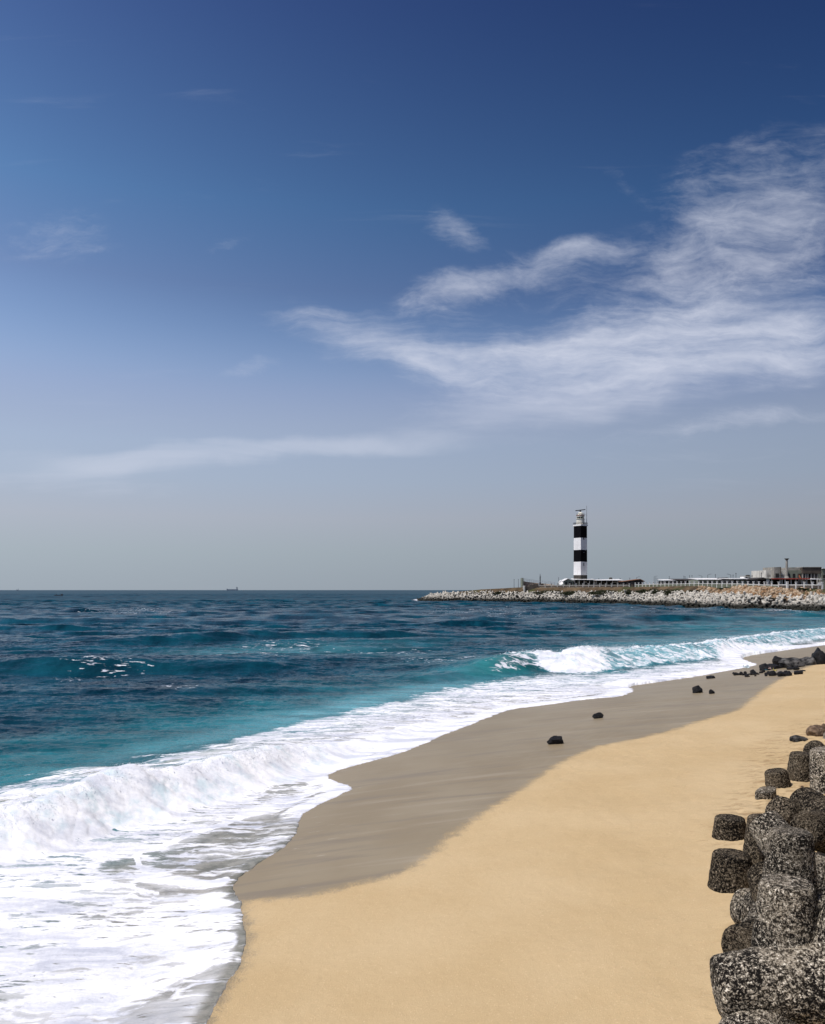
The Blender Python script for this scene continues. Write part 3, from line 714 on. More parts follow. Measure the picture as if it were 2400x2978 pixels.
# ---------------------------------------------------------------- tetrapods
TD = [Vector((0, 0, 1))] + [Vector((math.sqrt(8) / 3 * math.cos(a), math.sqrt(8) / 3 * math.sin(a), -1 / 3)) for a in (0, 2 * math.pi / 3, 4 * math.pi / 3)]
def tetra_bm(n, fine):
    """a four-legged block, legs 1.5 long from the centre, 0.69 across at the ends"""
    bm = bmesh.new()
    for d in TD:
        M = d.to_track_quat('Z', 'Y').to_matrix().to_4x4()
        if fine: lathe(bm, [(0.46, -0.05), (0.505, 0.25), (0.465, 0.6), (0.415, 1.05), (0.370, 1.42), (0.355, 1.475), (0.325, 1.505), (0.27, 1.515), (0.10, 1.515)], n, M=M)
        else: lathe(bm, [(0.50, 0.0), (0.53, 0.3), (0.375, 1.42), (0.31, 1.5)], n, M=M)
    return bm
m_armour, n, b = material('armour_concrete', 0.9, 0.15)
p = n.pos(); _, _, pz_ = n.xyz(p)
a1 = n.noise(p, 0.5, 5, 0.6); a2 = n.noise(p, 3.0, 5, 0.7)
c = n.mix(n.mapr(a1, 0.3, 0.7), (0.31, 0.29, 0.245), (0.57, 0.54, 0.46))
c = n.mix(n.mul(n.mapr(a2, 0.5, 0.7), 0.5), c, (0.17, 0.15, 0.12))
wet = n.mapr(n.add(pz_, n.mul(n.sub(n.noise(p, 0.25, 4, 0.6), 0.5), 2.4)), 1.2, 3.4, 1.0, 0.0)
c = n.mix(wet, c, (0.022, 0.022, 0.017))
n.put(b.inputs['Base Color'], c); n.put(b.inputs['Normal'], n.bump(a2, 0.4, 0.15))
tb = tetra_bm(8, False); tme = bpy.data.meshes.new('tetrapod'); bmesh.ops.recalc_face_normals(tb, faces=tb.faces); tb.to_mesh(tme)
tme.polygons.foreach_set('use_smooth', np.ones(len(tme.polygons), bool)); tme.materials.append(m_armour)
tco = np.empty(len(tme.vertices) * 3); tme.vertices.foreach_get('co', tco); tco = tco.reshape(-1, 3)
tb.free()
# random packing on the slope, row by row
seg = np.hypot(*np.diff(BLINE, axis=0).T); acc = np.concatenate([[0], np.cumsum(seg)])
rg = np.random.default_rng(3); units = []
s_ = 0.0
for row in range(8):
    pp = 0.2 + row * 1.35
    s_ = rg.uniform(0, 1.5)
    while s_ < acc[-1] - 2:
        i = min(int(np.searchsorted(acc, s_) - 1), len(seg) - 1); i = max(i, 0)
        t = (s_ - acc[i]) / max(seg[i], 1e-6); q = BLINE[i] + (BLINE[i + 1] - BLINE[i]) * t
        dr = (BLINE[i + 1] - BLINE[i]) / max(seg[i], 1e-6); nrm = np.array([-dr[1], dr[0]])
        pj = pp + rg.normal(0, 0.22); w = q + nrm * pj
        s_ += rg.uniform(1.65, 2.8)
        pxx = 1200 + F * w[0] / w[1]
        if pxx < 1215 or pxx > 2560 or w[1] > 515: continue
        units.append((w[0], w[1], gz(w[0], w[1]) + 0.75 + rg.normal(0, 0.25), rg.uniform(0.78, 1.02), Quaternion(rg.normal(0, 1, 4)).normalized(), pxx))
vis = sorted([u for u in units if u[5] < 2405], key=lambda u: u[1])
FG_COUNT = 18
single = vis[:290 - FG_COUNT]; rest = vis[290 - FG_COUNT:] + [u for u in units if u[5] >= 2405]
for k, (X_, Y_, Z_, sc, q, _) in enumerate(single):
    o = bpy.data.objects.new('tetrapod', tme); COL.objects.link(o)
    o.location = (X_, Y_, Z_); o.rotation_mode = 'QUATERNION'; o.rotation_quaternion = q; o.scale = (sc,) * 3
    tag(o, 'pale weathered concrete tetrapod heaped in the near part of the headland breakwater', 'tetrapod', 'tetrapods of the near breakwater slope')
tris = np.array([list(pp_.vertices) + ([pp_.vertices[-1]] if len(pp_.vertices) == 3 else []) for pp_ in tme.polygons if len(pp_.vertices) in (3, 4)])
caps = [list(pp_.vertices) for pp_ in tme.polygons if len(pp_.vertices) > 4]
capq = []
for cpl in caps:
    for k in range(1, len(cpl) - 2, 2): capq.append([cpl[0], cpl[k], cpl[k + 1], cpl[k + 2]])
quads = np.vstack([tris, np.array(capq)])
cos_, fcs_ = [], []
for k, (X_, Y_, Z_, sc, q, _) in enumerate(rest):
    cos_.append((tco @ np.array(q.to_matrix()).T) * sc + np.array([X_, Y_, Z_])); fcs_.append(quads + k * len(tco))
o = mesh_obj('tetrapod_heap', np_mesh('tetrapod_heap', np.vstack(cos_), np.vstack(fcs_)), m_armour, smooth=True)
tag(o, 'far stretch of heaped pale tetrapods armouring the point below the lighthouse', 'tetrapods', kind='stuff')

# ---------------------------------------------------------------- rubble, scrub
def rock_mesh(name, seed, sub=3, rough=0.35, cut=5):
    bm = bmesh.new(); bmesh.ops.create_icosphere(bm, subdivisions=sub, radius=1.0)
    rr = np.random.default_rng(seed)
    cuts = [(Vector(rr.normal(0, 1, 3)).normalized(), rr.uniform(0.45, 0.8)) for _ in range(cut)]
    co = np.array([v.co[:] for v in bm.verts])
    nz_ = fbm(co[:, 0] * 1.3 + co[:, 2] * 0.7 + seed * 3.1, co[:, 1] * 1.3 - co[:, 2] * .9 + seed, 4, 0.55)
    for v, q in zip(bm.verts, nz_):
        for nn_, dd in cuts:
            h = v.co.dot(nn_)
            if h > dd: v.co -= nn_ * (h - dd) * 0.92
        v.co *= 1 + rough * q
    me = bpy.data.meshes.new(name); bm.to_mesh(me); bm.free()
    return me
def scatter(name, protos, items, mat, label, cat):
    cs, fs, off = [], [], 0
    for k, (loc, sc, q) in enumerate(items):
        c0, f0 = protos[k % len(protos)]
        cs.append((c0 * np.array(sc)) @ np.array(q.to_matrix()).T + np.array(loc)); fs.append(f0 + off); off += len(c0)
    o = mesh_obj(name, np_mesh(name, np.vstack(cs), np.vstack(fs)), mat)
    return tag(o, label, cat, kind='stuff')
protos = []
for sd0 in range(5):
    me = rock_mesh('rubble', 40 + sd0, 1, 0.3, 4)
    cc = np.empty(len(me.vertices) * 3); me.vertices.foreach_get('co', cc)
    protos.append((cc.reshape(-1, 3), np.array([list(q.vertices) for q in me.polygons]))); bpy.data.meshes.remove(me)
m_rub, n, b = material('rubble_stone', 0.95, 0.1)
p = n.pos(); c = n.mix(n.mapr(n.noise(p, 0.5, 4, 0.6), 0.38, 0.62), (0.24, 0.14, 0.07), (0.42, 0.34, 0.24)); c = n.mix(n.mapr(n.noise(p, 1.7, 4, .6), .52, .66), c, (0.13, 0.09, 0.055)); n.put(b.inputs['Base Color'], c)
items = []
for _ in range(2600):
    px = rg.choice([rg.uniform(2030, 2210), rg.uniform(2150, 2420), rg.uniform(2100, 2330)])
    di = rg.uniform(10.0, 19.5); d = dO(px, di)
    x0 = pw(px, d); s = rg.lognormal(-0.95, 0.45)
    hump = 0.35 * math.exp(-((px - 2110) / 45) ** 2) * math.exp(-((di - 15) / 4) ** 2)
    items.append(((x0, d, gz(x0, d) + 0.1 * s + hump * rg.random()), (s, s * .8, s * .65), Quaternion(rg.normal(0, 1, 4)).normalized()))
scatter('stone_rubble', protos, items, m_rub, 'orange and cream broken stone tipped on the bank below the white fence', 'rubble')

def leaf_cloud(n_, rx, ry, rz, ls, rr, base=0.0):
    """leaf-sized quads spread through a lumpy mound"""
    k = 9; cen = np.stack([rr.uniform(-.75, .75, k) * rx, rr.uniform(-.6, .6, k) * ry, rr.uniform(0.15, .75, k) * rz], 1); cr = rr.uniform(.25, .5, k)
    w = rr.integers(0, k, n_); d = rr.normal(0, 1, (n_, 3)); d /= np.linalg.norm(d, axis=1)[:, None]
    c0 = cen[w] + d * (cr[w] * rr.uniform(.5, 1.05, n_))[:, None] * np.array([rx, ry, rz]); c0[:, 2] = np.abs(c0[:, 2]) + base
    a = rr.normal(0, 1, (n_, 3)); a /= np.linalg.norm(a, axis=1)[:, None]; b_ = np.cross(a, rr.normal(0, 1, (n_, 3))); b_ /= np.linalg.norm(b_, axis=1)[:, None]
    s = ls * rr.uniform(.6, 1.4, n_)[:, None]
    co = np.stack([c0 - a * s - b_ * s * .5, c0 + a * s - b_ * s * .5, c0 + a * s + b_ * s * .5, c0 - a * s + b_ * s * .5], 1).reshape(-1, 3)
    return co, np.arange(n_ * 4).reshape(-1, 4)
def foliage(name, c1, c2):
    m, n, b = material(name, 0.7, 0.2); p = n.pos()
    n.put(b.inputs['Base Color'], n.mix(n.mapr(n.noise(p, 1.3, 4, .6), .38, .62), c1, c2)); return m
m_scrub = foliage('scrub_leaves', (0.012, 0.018, 0.007), (0.045, 0.052, 0.02))
m_stem = weathered('stem', (0.10, 0.07, 0.045), scale=4)
def bush(px, off, wpx, hpx, label):
    d = dO(px, off); x0 = pw(px, d); z0 = gz(x0, d) - 0.15
    r = empty('shrub', (x0, d, z0)); tag(r, label, 'shrub', 'shrubs on the headland bank')
    rx = wpx / F * d / 2; hz_ = hpx / F * d
    rr = np.random.default_rng(int(px * 7)); co, fc = leaf_cloud(int(900 + rx * 420), rx, rx * .45, hz_, 0.17, rr)
    mesh_obj('foliage', np_mesh('foliage', co, fc), m_scrub, r)
    bm = bmesh.new()
    for k in range(5): bar(bm, (rx * (k - 2) * .25, 0, -.1), (rx * (k - 2) * .36, rr.uniform(-.3, .3), hz_ * .6), 0.06, 5, 0.02)
    bm_obj('stem', bm, m_stem, r)
for a in [(1850,11.5,64,16,'low dark shrub at the left end of the green strip below the white fence'), (1888,11.5,72,17,'wide dark shrub on the bank between two brown patches of earth'),
          (1930,11.5,64,16,'dark round shrub left of the tallest green shrub on the bank'), (1970,11.5,72,20,'tallest and greenest shrub on the bank below the white fence'),
          (2008,12,60,14,'dark shrub right of the tallest shrub, beside the orange rubble'), (1596,12,90,11,'low dark scrub under the wall left of the lighthouse'),
          (1680,12,130,11,'long low dark scrub under the wall in front of the lighthouse'), (1775,12,130,11,'long low dark scrub under the wall right of the lighthouse'),
          (2112,20,40,6,'small green bush at the foot of the white fence above the rubble'), (2352,19,60,6,'small green bush below the white sign board'), (1475,11,100,8,'dry brownish scrub on the mound at the tip of the headland')]: bush(*a)
# weeds and mossy ledge at the right end of the breakwater
m_moss = weathered('green_moss', (0.13, 0.19, 0.03), scale=2.0, dirt=(0.03, 0.04, 0.01))
me = rock_mesh('mossy_rock', 77, 3, 0.25, 4); me.materials.append(m_moss); o = bpy.data.objects.new('mossy_rock', me); COL.objects.link(o)
q = on_z(2398, 1778.5); o.location = (q[0], q[1], 0.15); o.scale = (2.6, 1.6, 0.75); tag(o, 'flat green mossy rock at the waterline by the right end of the breakwater', 'rock')
# ================================================================ lighthouse
LD = 455.0; LC = Vector((pw(1688.4, LD), LD, 0)); LZ = gz(LC.x, LC.y)
SC = LD / F
m_white = weathered('white_paint', (0.80, 0.79, 0.76), 0.05, 0.6, 0.6, 0.25, (0.42, 0.38, 0.33), 0.45)
m_black = weathered('black_paint', (0.004, 0.004, 0.005), 0.3, 0.6, 0.8, 0.06, (0.014, 0.014, 0.016), 0.5)
m_base = weathered('dark_base', (0.05, 0.045, 0.038), 0.3, 0.5)
m_metal = weathered('galvanised_metal', (0.30, 0.31, 0.33), 0.15, 1.0, 0.5)
m_dkmetal = weathered('dark_metal', (0.06, 0.062, 0.07), 0.2, 1.0, 0.5)
m_red = weathered('red_paint', (0.36, 0.07, 0.05), 0.2, 1.0)
m_glass, n, b = material('dark_glass', 0.08, 0.6); b.inputs['Base Color'].default_value = (0.015, 0.03, 0.025, 1)
m_cream = weathered('cream_paint', (0.68, 0.66, 0.56), 0.08, 1.0)
lh = empty('lighthouse', (LC.x, LC.y, LZ), R(37.2)); tag(lh, 'tall square lighthouse painted in black and white bands, with a radar and mast on top', 'lighthouse')
def lz(py): return pz(py, LD) - LZ
HS = 5.14 / 2
bm = bmesh.new()
bands = [(-0.6, 2), (lz(1672.6), 0), (lz(1634), 1), (lz(1599.7), 0), (lz(1564.8), 1), (lz(1530.2), 1)]
sizes = [HS * 1.02, HS * 1.015, HS * 1.01, HS, HS * .99, HS * .985]
rings = []
for (z0, _), s in zip(bands, sizes): rings.append([bm.verts.new((sx * s, sy * s, z0)) for sx, sy in ((-1,-1),(1,-1),(1,1),(-1,1))])
for i in range(5):
    for k in range(4):
        j = (k + 1) % 4; bm.faces.new((rings[i][k], rings[i][j], rings[i + 1][j], rings[i + 1][k])).material_index = bands[i][1]
bm.faces.new(rings[-1]).material_index = 0
bm_obj('tower', bm, [m_white, m_black, m_base], lh)
for py0, py1, nm in ((1564.0, 1569.5, 'window'), (1637.0, 1645.5, 'window'), (1600.5, 1606.5, 'window')):
    f_ = 1 if nm == 'window' else 1
    bm = bmesh.new(); box(bm, -0.45, 0.1, -HS * 1.02 - 0.05, -HS + 0.3, lz(py1), lz(py0)); w = bm_obj(nm, bm, m_black, lh)
    bm = bmesh.new(); box(bm, -0.53, 0.18, -HS * 1.02 - 0.14, -HS + 0.2, lz(py1) - 0.14, lz(py1) - 0.003); bm_obj('sill', bm, m_metal, w)
bm = bmesh.new(); zt = lz(1530.2); g_ = HS + 0.32
box(bm, -g_, g_, -g_, g_, zt + 0.003, zt + 0.75); bm_obj('gallery', bm, m_white, lh)
zg = zt + 0.75
bm = bmesh.new()
for sx, sy in ((1, 0), (-1, 0), (0, 1), (0, -1)):
    for k in range(9):
        t = -1 + 2 * k / 8; px0, py0 = (sx * (g_ - .12), t * (g_ - .12)) if sx else (t * (g_ - .12), sy * (g_ - .12))
        bar(bm, (px0, py0, zg), (px0, py0, zg + 1.15), 0.055, 5)
    for hz_ in (0.45, 0.8, 1.15):
        p0, p1 = ((sx * (g_ - .12), -g_ + .12), (sx * (g_ - .12), g_ - .12)) if sx else ((-g_ + .12, sy * (g_ - .12)), (g_ - .12, sy * (g_ - .12)))
        bar(bm, (*p0, zg + hz_), (*p1, zg + hz_), 0.05, 5)
bm_obj('gallery_railing', bm, m_dkmetal, lh)
bm = bmesh.new(); lathe(bm, [(2.25, zg), (2.2, lz(1510)), (2.45, lz(1510) + .02), (2.45, lz(1510) + .2)], 24); bm_obj('lantern_base', bm, m_cream, lh)
bm = bmesh.new(); lathe(bm, [(1.75, lz(1510) + .2), (1.75, lz(1506) + 0.2), (1.75, lz(1503.5))], 16); gl = bm_obj('lantern_glass', bm, m_glass, lh)
bm = bmesh.new()
for k in range(8):
    a = 2 * math.pi * k / 8; bar(bm, (1.8 * math.cos(a), 1.8 * math.sin(a), lz(1510) + .2), (1.8 * math.cos(a), 1.8 * math.sin(a), lz(1503.5)), 0.13, 5)
bm_obj('glazing_bar', bm, m_cream, gl)
bm = bmesh.new(); lathe(bm, [(2.2, lz(1503.5) + .003), (2.25, lz(1502)), (1.95, lz(1501.5)), (1.9, lz(1499))], 24, mi=0); lathe(bm, [(2.0, lz(1499) + .003), (2.3, lz(1498.5)), (2.3, lz(1497.6)), (1.6, lz(1497.3))], 24, mi=0); bm_obj('lantern_roof', bm, m_cream, lh)
bm = bmesh.new(); lathe(bm, [(2.3, lz(1499.6)), (2.34, lz(1499.3)), (2.3, lz(1499.0))], 20); bm_obj('roof_band', bm, m_red, lh)
bm = bmesh.new()
for k in range(14):
    a = 2 * math.pi * k / 14; bar(bm, (2.15 * math.cos(a), 2.15 * math.sin(a), lz(1497.6)), (2.15 * math.cos(a), 2.15 * math.sin(a), lz(1494)), 0.05, 5)
for k in range(14):
    a = 2 * math.pi * k / 14; a2 = 2 * math.pi * (k + 1) / 14
    for zz in (1494, 1495.8): bar(bm, (2.15 * math.cos(a), 2.15 * math.sin(a), lz(zz)), (2.15 * math.cos(a2), 2.15 * math.sin(a2), lz(zz)), 0.05, 5)
bm_obj('upper_railing', bm, m_metal, lh)
bm = bmesh.new(); lathe(bm, [(1.55, lz(1497.3) + .003), (1.45, lz(1494.5)), (1.7, lz(1494.2)), (1.3, lz(1492.5)), (0.75, lz(1489.8)), (0.5, lz(1489.2))], 20); bm_obj('dome', bm, m_cream, lh)
bm = bmesh.new(); lathe(bm, [(0.28, lz(1489.2) + .003), (0.22, lz(1486.5)), (0.5, lz(1486.2)), (0.5, lz(1485)), (0.3, lz(1484.7))], 12); bar(bm, (-0.9, 0, lz(1489.0)), (-0.9, 0, lz(1488)), .12, 6); bar(bm, (-.95, 0, lz(1488.4)), (0, 0, lz(1488.6)), .1, 6); rp = bm_obj('radar_pedestal', bm, m_dkmetal, lh)
bm = bmesh.new(); M = Matrix.Rotation(R(-37.2), 4, 'Z')
M = Matrix.Translation((0, 0, lz(1483.8))) @ M @ Matrix.Rotation(R(-7), 4, 'Y')
box(bm, -2.75, 2.75, -0.22, 0.22, -0.2, 0.28, M=M); bm_obj('radar_antenna', bm, m_dkmetal, rp)
bm = bmesh.new(); mx, my = HS * 1.02, -HS * .85
bar(bm, (mx, my, zg), (mx, my, lz(1486)), 0.17, 6, 0.13); bar(bm, (mx, my, lz(1486)), (mx, my, lz(1471)), 0.14, 6, 0.11)
bar(bm, (mx - 1.1, my, lz(1497)), (mx + 0.1, my, lz(1497)), 0.08, 5); bm_obj('antenna_mast', bm, m_metal, lh)

# ================================================================ compound: walls, fence, sheds, houses
m_conc = weathered('grey_concrete', (0.27, 0.255, 0.22), 0.25, 0.5)
m_plaster = weathered('stained_white_plaster', (0.62, 0.60, 0.52), 0.15, 0.35, dirt=(0.14, 0.14, 0.11), dirt_amt=0.7)
m_brownwall = weathered('brown_wall', (0.085, 0.07, 0.055), 0.3, 0.4)
m_dark = weathered('dark_interior', (0.02, 0.02, 0.02), 0.3, 0.6)  # near-black colour carries the shade inside openings and under open roofs
m_greenwall = weathered('grey_green_wall', (0.20, 0.22, 0.17), 0.15, 0.5)
m_sheet = weathered('white_roof_sheet', (0.74, 0.74, 0.71), 0.08, 0.4, 0.5, dirt=(0.4, 0.38, 0.34))
m_tile = weathered('brown_roof_tile', (0.26, 0.13, 0.075), 0.25, 0.6)
m_darkroof = weathered('dark_roof', (0.05, 0.045, 0.04), 0.3, 0.6)
m_fence = weathered('white_fence_paint', (0.66, 0.65, 0.60), 0.12, 1.0, dirt=(0.4, 0.36, 0.3))
m_greypost = weathered('grey_post_paint', (0.42, 0.41, 0.37), 0.12, 1.0)
m_netting = weathered('green_grey_panel', (0.135, 0.15, 0.10), 0.2, 0.5)

def postline(root, pxs, offf, topf, botf, w, mat, cap=True):
    pts = []
    for px in pxs:
        d = dO(px, offf(px)); x0 = pw(px, d); pts.append((px, x0, d, pz(botf(px), d), pz(topf(px), d)))
        bm = bmesh.new(); z0, z1 = pts[-1][3], pts[-1][4]
        box(bm, x0 - w, x0 + w, d - w, d + w, z0 - 1.0, z1)
        if cap: box(bm, x0 - w * 1.5, x0 + w * 1.5, d - w * 1.5, d + w * 1.5, z1 + .002, z1 + w * .9)
        bm_obj('post', bm, mat, root)
    return pts
def slab_between(bm, a, b_, za0, za1, zb0, zb1, th):
    d = Vector((b_[1] - a[1], b_[2] - a[2], 0)).normalized(); nn_ = Vector((-d.y, d.x, 0)) * th / 2
    P0, P1 = Vector((a[1], a[2], 0)), Vector((b_[1], b_[2], 0))
    vs = [bm.verts.new((P + nn_ * sg).to_tuple()[:2] + (zz,)) for P, z0, z1 in ((P0, za0, za1), (P1, zb0, zb1)) for sg, zz in ((-1, z0), (1, z0), (1, z1), (-1, z1))]
    for q in ((0,1,2,3),(4,7,6,5),(0,4,5,1),(1,5,6,2),(2,6,7,3),(3,7,4,0)): bm.faces.new([vs[i] for i in q])
# grey compound wall on the left with its posts
cw_ = empty('compound_wall', (pw(1700, dO(1700, 21)), dO(1700, 21), 0)); tag(cw_, 'grey low wall with square posts along the seaward side of the lighthouse compound', 'wall')
cw_.location = (0, 0, 0)
lp = [1540,1567.6,1586,1604,1622,1639,1657,1676,1696,1712,1728,1745,1762,1779,1797,1814,1831]
P = postline(cw_, lp, lambda p: 20.5, lambda p: 1697.5 if p > 1550 else 1703, lambda p: 1708.5 if p > 1550 else 1718, 0.22, m_greypost)
bm = bmesh.new(); bm2 = bmesh.new(); bm3 = bmesh.new()
for a, b_ in zip(P[:-1], P[1:]):
    if a[0] < 1550: slab_between(bm3, a, b_, a[3] - 2, a[4] + .8, b_[3] - 2, b_[3] + 1.1, .3); continue
    slab_between(bm, a, b_, a[3] + 1.05, a[3] + 1.25, b_[3] + 1.05, b_[3] + 1.25, .16)
    slab_between(bm2, a, b_, a[3] - .35, a[3] + .1, b_[3] - .35, b_[3] + .1, .5)
    slab_between(bm3, a, b_, a[3] + .1, a[3] + 1.0, b_[3] + .1, b_[3] + 1.0, .1)
bm_obj('rail', bm, m_greypost, cw_); bm_obj('kerb', bm2, m_conc, cw_); bm_obj('wall_panel', bm3, m_brownwall, cw_)
# low retaining corner
rw_ = bmesh.new(); d = dO(1530, 15)
prism(rw_, [(pw(1524.5, d), pz(1724, d)), (pw(1527.5, d), pz(1724, d)), (pw(1527.5, d), pz(1703, d)), (pw(1524.5, d), pz(1703, d))], d - .4, d + 5)
prism(rw_, [(pw(1527.6, d), pz(1724, d)), (pw(1567, d), pz(1722, d)), (pw(1567, d), pz(1702, d)), (pw(1540, d), pz(1701, d)), (pw(1540, d), pz(1706, d)), (pw(1527.6, d), pz(1707, d))], d + .2, d + 4, 1)
tag(bm_obj('retaining_wall', rw_, [m_greypost, m_brownwall]), 'dark retaining wall with a pale corner post at the left end of the compound', 'wall')
# white fence on the right
wf_ = empty('white_fence', (0, 0, 0)); tag(wf_, 'long white post and rail fence with grey green panels along the headland', 'fence')
rp_ = [1848,1858,1869,1879,1890,1901,1912,1923,1935,1946,1958,1970,1982,1994,2007,2020,2033,2045,2059,2072,2086,2101,2115.5,2130.5,2145,2160.5,2176,2192,2208,2224,2245,2265.5]
ft = lambda p: float(np.interp(p, [1840, 1870, 2033, 2145, 2224, 2300, 2400], [1696, 1694, 1691, 1691, 1693, 1693.5, 1694]))
fb = lambda p: float(np.interp(p, [1840, 1870, 2033, 2145, 2224, 2300, 2400], [1707, 1706.5, 1704.5, 1706.5, 1711.5, 1713, 1712]))
P = postline(wf_, rp_, lambda p: 21, ft, fb, 0.20, m_fence)
bm = bmesh.new(); bm2 = bmesh.new()
for a, b_ in zip(P[:-1], P[1:]):
    ha, hb = a[4] - a[3], b_[4] - b_[3]
    slab_between(bm, a, b_, a[3] + ha * .5, a[3] + ha * .6, b_[3] + hb * .5, b_[3] + hb * .6, .2)
    slab_between(bm2, a, b_, a[3] - .6, a[3] + ha * .49, b_[3] - .6, b_[3] + hb * .49, .08)
bm_obj('rail', bm, m_fence, wf_); bm_obj('panel', bm2, m_netting, wf_)
sf_ = empty('dark_fence', (0, 0, 0)); tag(sf_, 'dark panelled fence with white posts right of the wide white gate post', 'fence')
P2 = postline(sf_, [2290, 2316, 2340, 2364, 2392], lambda p: 21, ft, fb, 0.22, m_fence)
bm = bmesh.new(); bm2 = bmesh.new()
for a, b_ in [(P[-1], P2[0])] + list(zip(P2[:-1], P2[1:])):
    ha, hb = a[4] - a[3], b_[4] - b_[3]
    slab_between(bm, a, b_, a[3] + ha * .55, a[3] + ha * .66, b_[3] + hb * .55, b_[3] + hb * .66, .2)
    slab_between(bm2, a, b_, a[3] - .6, a[3] + ha * .54, b_[3] - .6, b_[3] + hb * .54, .08)
bm_obj('rail', bm, m_fence, sf_); bm_obj('panel', bm2, m_brownwall, sf_)
d = dO(2290, 20.5); bm = bmesh.new(); box(bm, pw(2287.5, d), pw(2292.8, d), d - .3, d + .3, pz(1714, d), pz(1693, d)); box(bm, pw(2287, d), pw(2293.3, d), d - .36, d + .36, pz(1693, d) + .002, pz(1693, d) + .22)
tag(bm_obj('gate_post', bm, m_fence), 'wide white gate post where the pale fence meets the dark one', 'post')
d = dO(2386, 20); bm = bmesh.new()
box(bm, pw(2379.5, d), pw(2392.5, d), d - .06, d + .06, pz(1701.5, d), pz(1694, d)); sb = empty('sign_board', (0, 0, 0)); tag(sb, 'blank white sign board on two posts in front of the dark fence', 'sign')
bm_obj('panel', bm, m_fence, sb)
for px in (2381, 2391):
    bm = bmesh.new(); box(bm, pw(px, d) - .07, pw(px, d) + .07, d + .065, d + .2, pz(1713, d), pz(1695, d)); bm_obj('post', bm, m_greypost, sb)

def house(name, label, cat, px0, px1, d, depth, zbot, ztop, wallm, roofm, rtop, rbot, over=1.5, openings=(), posts=(), door=None, group=None, recess=None):
    """low building facing the sea: walls, sheet roof falling towards the viewer, dark openings, posts"""
    r = empty(name, (pw((px0 + px1) / 2, d), d, 0)); r.location = (0, 0, 0); tag(r, label, cat, group)
    x0, x1 = pw(px0, d), pw(px1, d); z0, z1 = pz(zbot, d) - 1.5, pz(ztop, d)
    bm = bmesh.new(); box(bm, x0, x1, d + (recess or 0), d + depth, z0, z1 - .004); bm_obj('wall', bm, wallm, r)
    if roofm:
        xo0, xo1 = pw(px0 - over, d), pw(px1 + over, d); zt, zb = pz(rtop, d), pz(rbot, d)
        bm = bmesh.new(); th = 0.22
        vs = [bm.verts.new(c_) for c_ in ((xo0, d - 1.2, zb), (xo1, d - 1.2, zb), (xo1, d + depth + .6, zt), (xo0, d + depth + .6, zt), (xo0, d - 1.2, zb + th), (xo1, d - 1.2, zb + th), (xo1, d + depth + .6, zt + th), (xo0, d + depth + .6, zt + th))]
        for q in ((0,3,2,1),(4,5,6,7),(0,1,5,4),(1,2,6,5),(2,3,7,6),(3,0,4,7)): bm.faces.new([vs[i] for i in q])
        bm_obj('roof', bm, roofm, r)
    for (a, b_, t, bo, mm, nm) in openings:
        bm = bmesh.new(); box(bm, pw(a, d), pw(b_, d), d + (recess or 0) - .06, d + (recess or 0) + .3, pz(bo, d), pz(t, d)); w = bm_obj(nm, bm, mm, r)
        if nm == 'window':
            bm = bmesh.new(); box(bm, pw(a, d) - .1, pw(b_, d) + .1, d + (recess or 0) - .16, d + (recess or 0) - .062, pz(bo, d) - .16, pz(bo, d) - .003); bm_obj('sill', bm, m_greypost, w)
    for px in posts:
        bm = bmesh.new(); box(bm, pw(px, d) - .12, pw(px, d) + .12, d - 1.0, d - .76, z0, pz(rbot, d) - .004); bm_obj('post', bm, m_greypost, r)
    return r
def gable(label, px0, px1, pk, d, depth, zbot, zeave, zpeak, wallm, roofm, openings=(), name='gabled_house'):
    r = empty(name, (0, 0, 0)); tag(r, label, 'house')
    x0, x1, xp = pw(px0, d), pw(px1, d), pw(pk, d); z0, ze, zp = pz(zbot, d) - 1.5, pz(zeave, d), pz(zpeak, d)
    bm = bmesh.new(); prism(bm, [(x0, z0), (x1, z0), (x1, ze), (xp, zp), (x0, ze)], d, d + depth); bm_obj('wall', bm, wallm, r)
    bm = bmesh.new(); o_, t_ = .6, .25
    prism(bm, [(x0 - o_, ze - o_ * .4 + .03), (xp, zp + .03), (x1 + o_, ze - o_ * .4 + .03), (x1 + o_, ze - o_ * .4 + t_), (xp, zp + .03 + t_), (x0 - o_, ze - o_ * .4 + t_)], d - .5, d + depth + .5); bm_obj('roof', bm, roofm, r)
    for (a, b_, t, bo, mm, nm) in openings:
        bm = bmesh.new(); box(bm, pw(a, d), pw(b_, d), d - .08, d + .3, pz(bo, d), pz(t, d)); bm_obj(nm, bm, mm, r)
    return r
D1 = dO(1690, 36)
gable('small grey house with white roof edge and seaward gable left of the lighthouse foot', 1641, 1668, 1652, D1, 9, 1708, 1689.5, 1683.6, m_greenwall, m_sheet, [(1644, 1650, 1693, 1701, m_dark, 'window'), (1654, 1660, 1692, 1700, m_dark, 'window'), (1661, 1665, 1693, 1708, m_dark, 'door')])
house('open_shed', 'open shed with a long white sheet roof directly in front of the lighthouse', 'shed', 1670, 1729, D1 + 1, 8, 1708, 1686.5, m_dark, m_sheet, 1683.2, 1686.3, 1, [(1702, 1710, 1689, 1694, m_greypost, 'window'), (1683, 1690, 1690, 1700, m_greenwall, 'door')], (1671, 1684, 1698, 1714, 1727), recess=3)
house('open_shed', 'open shed with white sheet roof between the lighthouse and the brown tiled house', 'shed', 1732, 1812, D1 + 2, 9, 1708, 1688, m_dark, m_sheet, 1684.6, 1688.4, 1, [(1735, 1741, 1690, 1698, m_greypost, 'window'), (1757, 1763, 1692, 1708, m_brownwall, 'door'), (1785, 1798, 1691, 1694, m_greypost, 'window')], (1733, 1748, 1764, 1780, 1796, 1811), recess=3)
